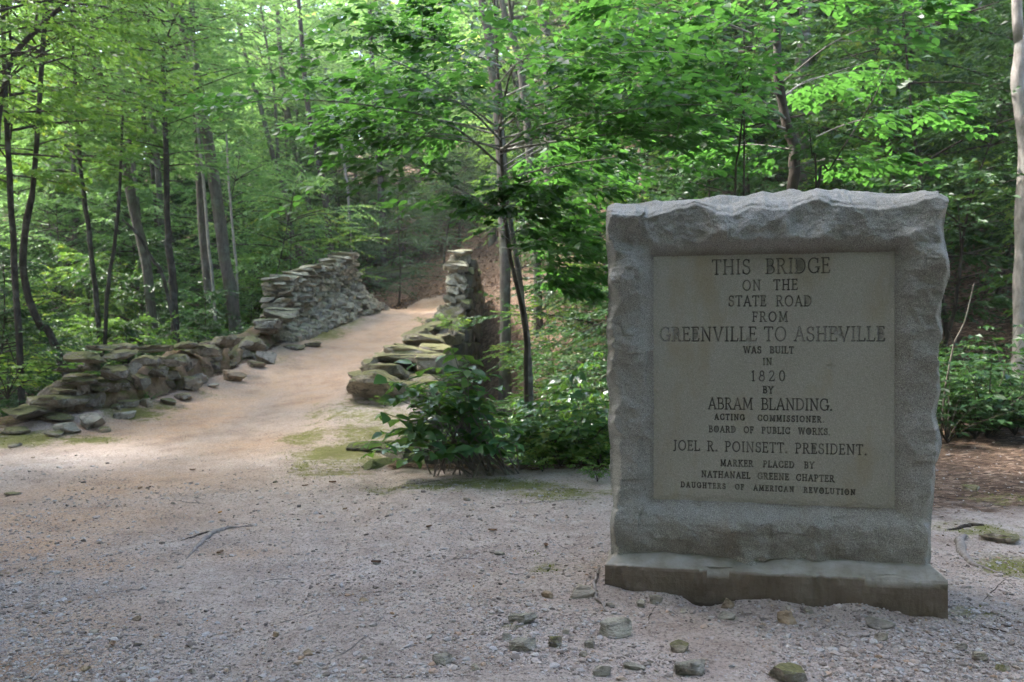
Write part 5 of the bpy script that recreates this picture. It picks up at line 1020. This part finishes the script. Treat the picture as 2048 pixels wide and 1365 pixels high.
for px, py, s, lab in [(15, 800, 1.3, "low bright plant beyond the first parapet rocks at the left edge"), (300, 803, .3, "tiny pale leaved plant on the verge of the low parapet"), (128, 822, .3, "little green plant between the slabs on the verge"), (905, 668, .8, "fresh green fern like plant growing from the ravine side of the parapet"), (845, 650, .4, "small bright plant on the road edge of the right parapet"), (770, 815, .35, "small plant at the foot of the big end rock"), (1195, 965, .5, "leafy plant at the left edge of the slab"), (1085, 945, .5, "small plant on the path's edge below the near beech")]:
    p = at(px, py, left_Y(px) if px < 600 else {905: 16.5, 845: 19}.get(px, 9)); p = p if px in (905, 15) else ground_at(px, py); e = empty("plant", p, rngT.uniform(0, 6)); e.scale = (s, s, s); tag(e, lab, "plant"); obj("leaves", PLANTS[1][0], e); obj("stem", PLANTS[1][1], e)

# ---- saplings and bushes of the understory
def scatter(name, n, xr, yr, kinds, sc, cat, group, fmt, avoid=None, pool=None):
    k = 0; tries = 0; pts = []
    while k < n and tries < n * 60:
        tries += 1; Y = rngT.uniform(*yr); X = rngT.uniform(*xr) if not callable(xr) else xr(Y); px = 1024 + FPX * X / Y
        if avoid and avoid(X, Y, px): continue
        if any((X - a) ** 2 + (Y - b) ** 2 < (sc[0] * 1.25) ** 2 for a, b in pts): continue
        pts.append((X, Y)); s = rngT.uniform(*sc); kd = (pool or SAPS)[kinds[rngT.integers(0, len(kinds))]]
        put(name, kd, (X, Y, float(height(X, Y)) - .05), rngT.uniform(0, 6), (s, s * rngT.uniform(.85, 1.2)), cat, group); k += 1
    label_all(PLACED, fmt); PLACED.clear()
scatter("sapling", 44, lambda Y: rngT.uniform(-.70 * Y - 2, -5.9 - 1.6), (16.5, 36), [2, 2, 3, 0, 2, 1], (.75, 1.35), "sapling", "understory saplings in the left woods", lambda e, o: f"leafy understory sapling in the left woods, {o} from the left", lambda X, Y, px: px > 470 and Y < 27 or px > 520 + (Y - 27) * 6)
scatter("sapling", 26, lambda Y: rngT.uniform(-.33 * Y, .05 * Y), (31, 44), [0, 1, 3, 4], (.8, 1.4), "sapling", "saplings on the slope beyond the bridge", lambda e, o: f"layered sapling on the slope beyond the bridge, {o} from the left", lambda X, Y, px: (-13 < X < 0 and Y < 41) or (560 < px < 700 and Y < 35))
scatter("sapling", 76, lambda Y: rngT.uniform(.10 * Y, .72 * Y + 1), (12, 31), [2, 2, 0, 3, 2, 4], (.75, 1.4), "sapling", "saplings on the slope behind the slab", lambda e, o: f"flat layered sapling on the dark slope behind the slab, {o} from the left", lambda X, Y, px: px < 1180 and Y < 17 or px < 1100 and Y < 25)
for px, py, Y, s, k, lab in [(575, 520, 29, 1.25, 4, "bright light green layered sapling just left of the tall parapet"), (510, 545, 27, 1.15, 0, "low bright layered sapling behind the gap between the parapets"), (640, 470, 32, 1.1, 1, "small bright sapling above the tall parapet"), (800, 440, 34.5, 1.4, 3, "soft blue green bush arching over the road's end beyond the bridge"), (715, 440, 35, 1.4, 3, "blue green bush above the far end of the tall parapet"), (890, 400, 38, 1.5, 3, "tall blue green bush above the road's end"), (920, 330, 40, 1.6, 3, "blue green bush high on the slope left of the near beech"), (1135, 700, 14.5, .65, 2, "shady sapling on the ravine bank left of the slab, nearest the slab"), (1175, 620, 17, .8, 2, "shady sapling up the ravine bank just left of the slab's top"), (1105, 610, 20, .8, 0, "pale sapling half way up the ravine bank behind the beech stems"), (1160, 560, 23, .9, 2, "dark sapling high on the ravine bank behind the beech"), (1080, 560, 26, .8, 3, "blue green sapling high on the ravine bank between the beech and the pillar"), (480, 600, 22, .8, 2, "dark sapling behind the low parapet's far end")]:
    p = at(px, py, Y); p[2] = float(height(p[0], p[1])) - .1; e = empty("sapling", p, rngT.uniform(0, 6)); e.scale = (s, s, s * .9); tag(e, lab, "sapling"); obj("crown", SAPS[k][0], e); obj("trunk", SAPS[k][1], e)

scatter("sapling", 34, lambda Y: rngT.uniform(-.68 * Y, -.20 * Y), (25, 46), [5, 6, 6], (.9, 1.6), "sapling", "bright saplings deeper in the left woods", lambda e, o: f"bright fine leaved young tree deep in the left woods, {o} from the left", lambda X, Y, px: px > 560 and Y < 34)
scatter("sapling", 18, lambda Y: rngT.uniform(-.24 * Y, .12 * Y), (40, 52), [5, 6, 6], (1.0, 1.7), "sapling", "bright saplings high on the slope beyond the bridge", lambda e, o: f"bright young tree high on the slope beyond the bridge, {o} from the left")
# ---- forest trees on the slopes
FT = []
for k in range(4):
    r_ = np.random.default_rng(600 + k); P = np.array([(0, 0, -.4), (.1 * r_.normal(), .1 * r_.normal(), 3), (.25 * r_.normal(), .2 * r_.normal(), 8), (.4 * r_.normal(), .3 * r_.normal(), 14)])
    L, mb = crown(610 + k, 3.2, 14, (3.4, 3.0, 3.8, 3.3)[k], 58, 11, 14, .19, .2, axis=(lambda P: (lambda z: np.array([np.interp(z, P[:, 2], P[:, 0]), np.interp(z, P[:, 2], P[:, 1]), z])))(P), bw=.04)
    tube(mb, spline(P, 30), np.linspace(.16, .04, 30), 8); FT.append((L.data("crown", M['leaf_far']), mb.data("trunk", M['bark_mid'], True)))
scatter("tree", 40, lambda Y: rngT.uniform(-.70 * Y, .70 * Y), (32, 50), [0, 1, 2, 3], (.85, 1.3), "tree", "forest trees on the far slope", lambda e, o: f"full leafy tree on the far wooded slope, {o} from the left", lambda X, Y, px: (650 < px < 980 and Y < 44) or (-15 < X < -1 and Y < 41), FT)
scatter("tree", 12, lambda Y: rngT.uniform(.25 * Y, .75 * Y + 3), (19, 32), [0, 1, 2, 3], (.8, 1.1), "tree", "forest trees on the slope behind the slab", lambda e, o: f"leafy tree high on the slope behind the slab, {o} from the left", None, FT)
scatter("tree", 7, lambda Y: rngT.uniform(-.85 * Y - 4, -.42 * Y), (27, 36), [0, 1, 2, 3], (.85, 1.2), "tree", "full crowned trees in the left woods", lambda e, o: f"full crowned tree in the left woods, {o} from the left", None, FT)
# unseen trees and saplings added round the clearing to block low sky and sun
L, mb = crown(640, 1.8, 14.5, 4.0, 90, 12, 16, .22, .2, axis=lambda z: np.array([0, 0, z]), bw=.05)
tube(mb, [(0, 0, -.4), (.05, 0, 5), (0, .1, 14)], [.2, .15, .04], 8); DENSE = (L.data("crown", M['leaf_forest']), mb.data("trunk", M['bark_mid'], True))
k = 0
for X, Y, s in [(-7.0, 6.4, 1.0), (-6.8, 2.2, .95), (-9.5, 4.5, 1.1), (-10.5, 9.3, 1.05), (-7.5, -1.5, 1.1), (-15, 14, 1.0), (-17.5, 19.5, 1.0), (-12.5, 4, 1.2), (-13.5, 0, 1.3), (-8, -8, 1.2), (-3, -7, 1.25), (3, -6.5, 1.25), (9, -6, 1.2), (0, -6.2, 1.1), (5.5, -6.2, 1.1), (-4.5, -6.5, 1.1), (14, 1, 1.15), (-6, -13, 1.3), (0, -12, 1.3), (6, -12, 1.3), (-12, -10, 1.3), (12, -11, 1.3)]:
    e = empty("tree", (X, Y, float(height(X, Y))), rngT.uniform(0, 6)); e.scale = (s, s, s); tag(e, "tall dense unseen tree added to shade the clearing", "tree", "unseen trees added for shade"); kd = DENSE; k += 1; hi = 5.2 if -11 < X < -5 and Y > -2 else 0; obj("crown", kd[0], e, (0, 0, hi)); o = obj("trunk", kd[1], e); o.scale = (1, 1, 1 + hi / 14)
for X, Y, s in [(-4, -5, 1.1), (-1.5, -4, 1.0), (1.2, -4.2, 1.1), (3.6, -3.4, 1.0), (6, -2.2, 1.1), (-6.5, -3.5, 1.1), (8, 0, 1.1), (4.8, -5.5, 1.3), (0, -6.5, 1.3), (-3, -7.5, 1.3), (9.5, 3, 1.1), (8, -5, 1.3), (-5, 1, 1.2), (-5.8, 3.2, 1.2), (-7.5, 5.5, 1.2), (-4.8, -1.5, 1.2), (-8, 1.5, 1.3), (-8.5, -2, 1.4), (-2.5, -6, 1.4), (2.4, -6, 1.4), (7, 2.5, 1.1), (7.5, 5, 1.1), (5.2, -1, 1.0), (-9.5, 7.2, 1.2)]:
    e = empty("sapling", (X, Y, float(height(X, Y))), rngT.uniform(0, 6)); e.scale = (s, s, s); tag(e, "bushy sapling at the clearing's edge outside the photo's frame", "sapling", "unseen saplings added to block low sky"); obj("crown", SAPS[2][0], e); obj("trunk", SAPS[2][1], e)
# ---- far woods and ground cover: masses nobody could count
def far_woods():
    rng = np.random.default_rng(700); Ls = [crown(710 + k, 2.0, 13, 3.6, 30, 9, 10, .34, .2, bw=0)[0].arrays() for k in range(3)]; acc = [[] for _ in range(5)]
    for i in range(130):
        Y = rng.uniform(48, 108); X = rng.uniform(-.72 * Y - 4, .72 * Y + 4); s = rng.uniform(.9, 1.5); a = rng.uniform(0, 6.28); p, d, n, sz, t = Ls[i % 3]
        acc[0].append(rotz(p, a) * s + np.array([X, Y, float(height(X, Y)) - .3])); acc[1].append(rotz(d, a)); acc[2].append(n); acc[3].append(sz * s); acc[4].append(np.clip(t * .7 + rng.random() * .3, 0, 1))
    return Leaves().data("distant_woods", M['leaf_far'], False, .7, [np.concatenate(q) for q in acc])
tag(obj("distant_woods", far_woods()), "far hazy green woods covering the hillside beyond the bridge", "woods", kind="stuff")
def cover(name, n, xf, yr, size, mat, seed, cond, lift=(.02, .35), ratio=.55, label="", cat="undergrowth", up=1.0):
    rng = np.random.default_rng(seed); Y = rng.uniform(*yr, n); X = xf(Y, rng.random(n)); m = cond(X, Y); X, Y = X[m], Y[m]; cl = fbm(X * .55, Y * .55, 0, 3, seed); m = cl > rng.uniform(-.6, .5, len(X)); X, Y = X[m], Y[m]; n = len(X)
    Z = height(X, Y) + rng.uniform(*lift, n) * (.3 + .7 * np.clip(.5 + fbm(X * .8, Y * .8, 0, 2, seed + 1), 0, 1)); a = rng.uniform(0, 6.28, n); d = np.stack([np.cos(a), np.sin(a), rng.uniform(-.5, .2, n)], 1); nn = rng.normal(size=(n, 3)) * .35; nn[:, 2] += up
    tag(obj(name, Leaves().data(name, M[mat], False, ratio, [np.stack([X, Y, Z], 1), d, nn, size * rng.uniform(.6, 1.4, n), rng.random(n)])), label, cat, kind="stuff")
nob = lambda X, Y: bridge_mask(X, Y) < .02
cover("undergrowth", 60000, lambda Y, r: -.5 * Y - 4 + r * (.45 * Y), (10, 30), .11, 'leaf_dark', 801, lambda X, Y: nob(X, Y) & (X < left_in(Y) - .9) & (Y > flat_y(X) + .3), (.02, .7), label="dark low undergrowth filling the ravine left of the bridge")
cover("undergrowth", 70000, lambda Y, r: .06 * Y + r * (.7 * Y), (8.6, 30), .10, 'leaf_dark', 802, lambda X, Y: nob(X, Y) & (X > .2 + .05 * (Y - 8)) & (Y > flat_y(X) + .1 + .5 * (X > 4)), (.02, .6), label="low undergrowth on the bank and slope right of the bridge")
cover("leaf_litter", 24000, lambda Y, r: -.5 * Y + r * (1.15 * Y), (9, 45), .10, 'dead', 803, lambda X, Y: nob(X, Y) & (Y > flat_y(X) + .1), (.0, .03), .6, "brown fallen leaves covering the forest floor", "leaf litter", 2.0)
cover("leaf_litter", 14000, lambda Y, r: -9 + r * 12, (30, 46), .13, 'dead', 806, lambda X, Y: (bridge_mask(X, Y) < .9) & (np.abs(X + 3.3 - .02 * (Y - 28) ** 2) > 1.3 * (Y < 34)), (.0, .05), .6, "fallen leaves on the bank beyond the bridge", "leaf litter", 1.6)
cover("leaf_litter", 900, lambda Y, r: 1.5 + r * 5, (4.5, 9.5), .035, 'dead', 804, lambda X, Y: Y > 5.4 - .1 * X, (.0, .01), .5, "small fallen leaves and bits on the ground right of the slab", "leaf litter", 2.0)

def tufts():
    rng = np.random.default_rng(811); n = 60000; j = rng.integers(0, moss.size, 400000); fx, fy, fm = GX.ravel()[j], GY.ravel()[j], moss.ravel()[j]; k = (fm > rng.uniform(.35, 1.0, len(j))) & (fy < 16) & (fy > 3); fx, fy = fx[k][:n], fy[k][:n]; n = len(fx)
    fx = fx + rng.normal(size=n) * .04; fy = fy + rng.normal(size=n) * .04; m = fbm(fx * 4, fy * 4, 0, 4, 77) > -.1; fx, fy = fx[m], fy[m]; n = len(fx); a = rng.uniform(0, 6.28, n); d = np.stack([np.cos(a), np.sin(a), rng.uniform(.2, 1.5, n)], 1); nn = np.stack([np.cos(a + 1.57), np.sin(a + 1.57), .4 + 0 * a], 1)
    tag(obj("moss", Leaves().data("moss", M['moss'], False, .5, [np.stack([fx, fy, height(fx, fy) - .003], 1), d, nn, rng.uniform(.008, .022, n), rng.random(n)])), "soft moss and tiny grass tufts on the road's edges", "moss", kind="stuff")
M['moss'] = leafmat("moss_tuft", (.09, .11, .02), (.20, .22, .045), (.2, .26, .04), .3, .8, .1)
tufts()
cover("leaf_litter", 2600, lambda Y, r: -.62 * Y + r * 1.1 * Y, (3.3, 12), .022, 'dead', 805, lambda X, Y: (Y < flat_y(X) + .2) | (bridge_mask(X, Y) > .9), (.0, .006), .45, "scattered brown leaf bits on the gravel path", "leaf litter", 2.0)
# ------------------------------------------------------------------ the air: thin haze between the trees
def mk_haze():
    m = bpy.data.materials.new("haze_air"); m.use_nodes = True; t = m.node_tree; t.nodes.remove(t.nodes["Principled BSDF"]); v = t.nodes.new("ShaderNodeVolumePrincipled")
    v.inputs['Color'].default_value = (.93, .97, 1, 1); v.inputs['Density'].default_value = .0007; v.inputs['Anisotropy'].default_value = .2
    t.links.new(v.outputs[0], t.nodes["Material Output"].inputs['Volume']); return m
x, y0, y1, z0, z1 = 135, -70, 160, float(GZ.min()) - 1, float(GZ.max()) + 22
V = [(-x, y0, z0), (x, y0, z0), (x, y1, z0), (-x, y1, z0), (-x, y0, z1), (x, y0, z1), (x, y1, z1), (-x, y1, z1)]
tag(obj("haze", mesh_data("haze", V, np.array([(0, 3, 2, 1), (4, 5, 6, 7), (0, 1, 5, 4), (1, 2, 6, 5), (2, 3, 7, 6), (3, 0, 4, 7)]), mk_haze())), "thin bright haze hanging between the trees", "haze", kind="stuff")
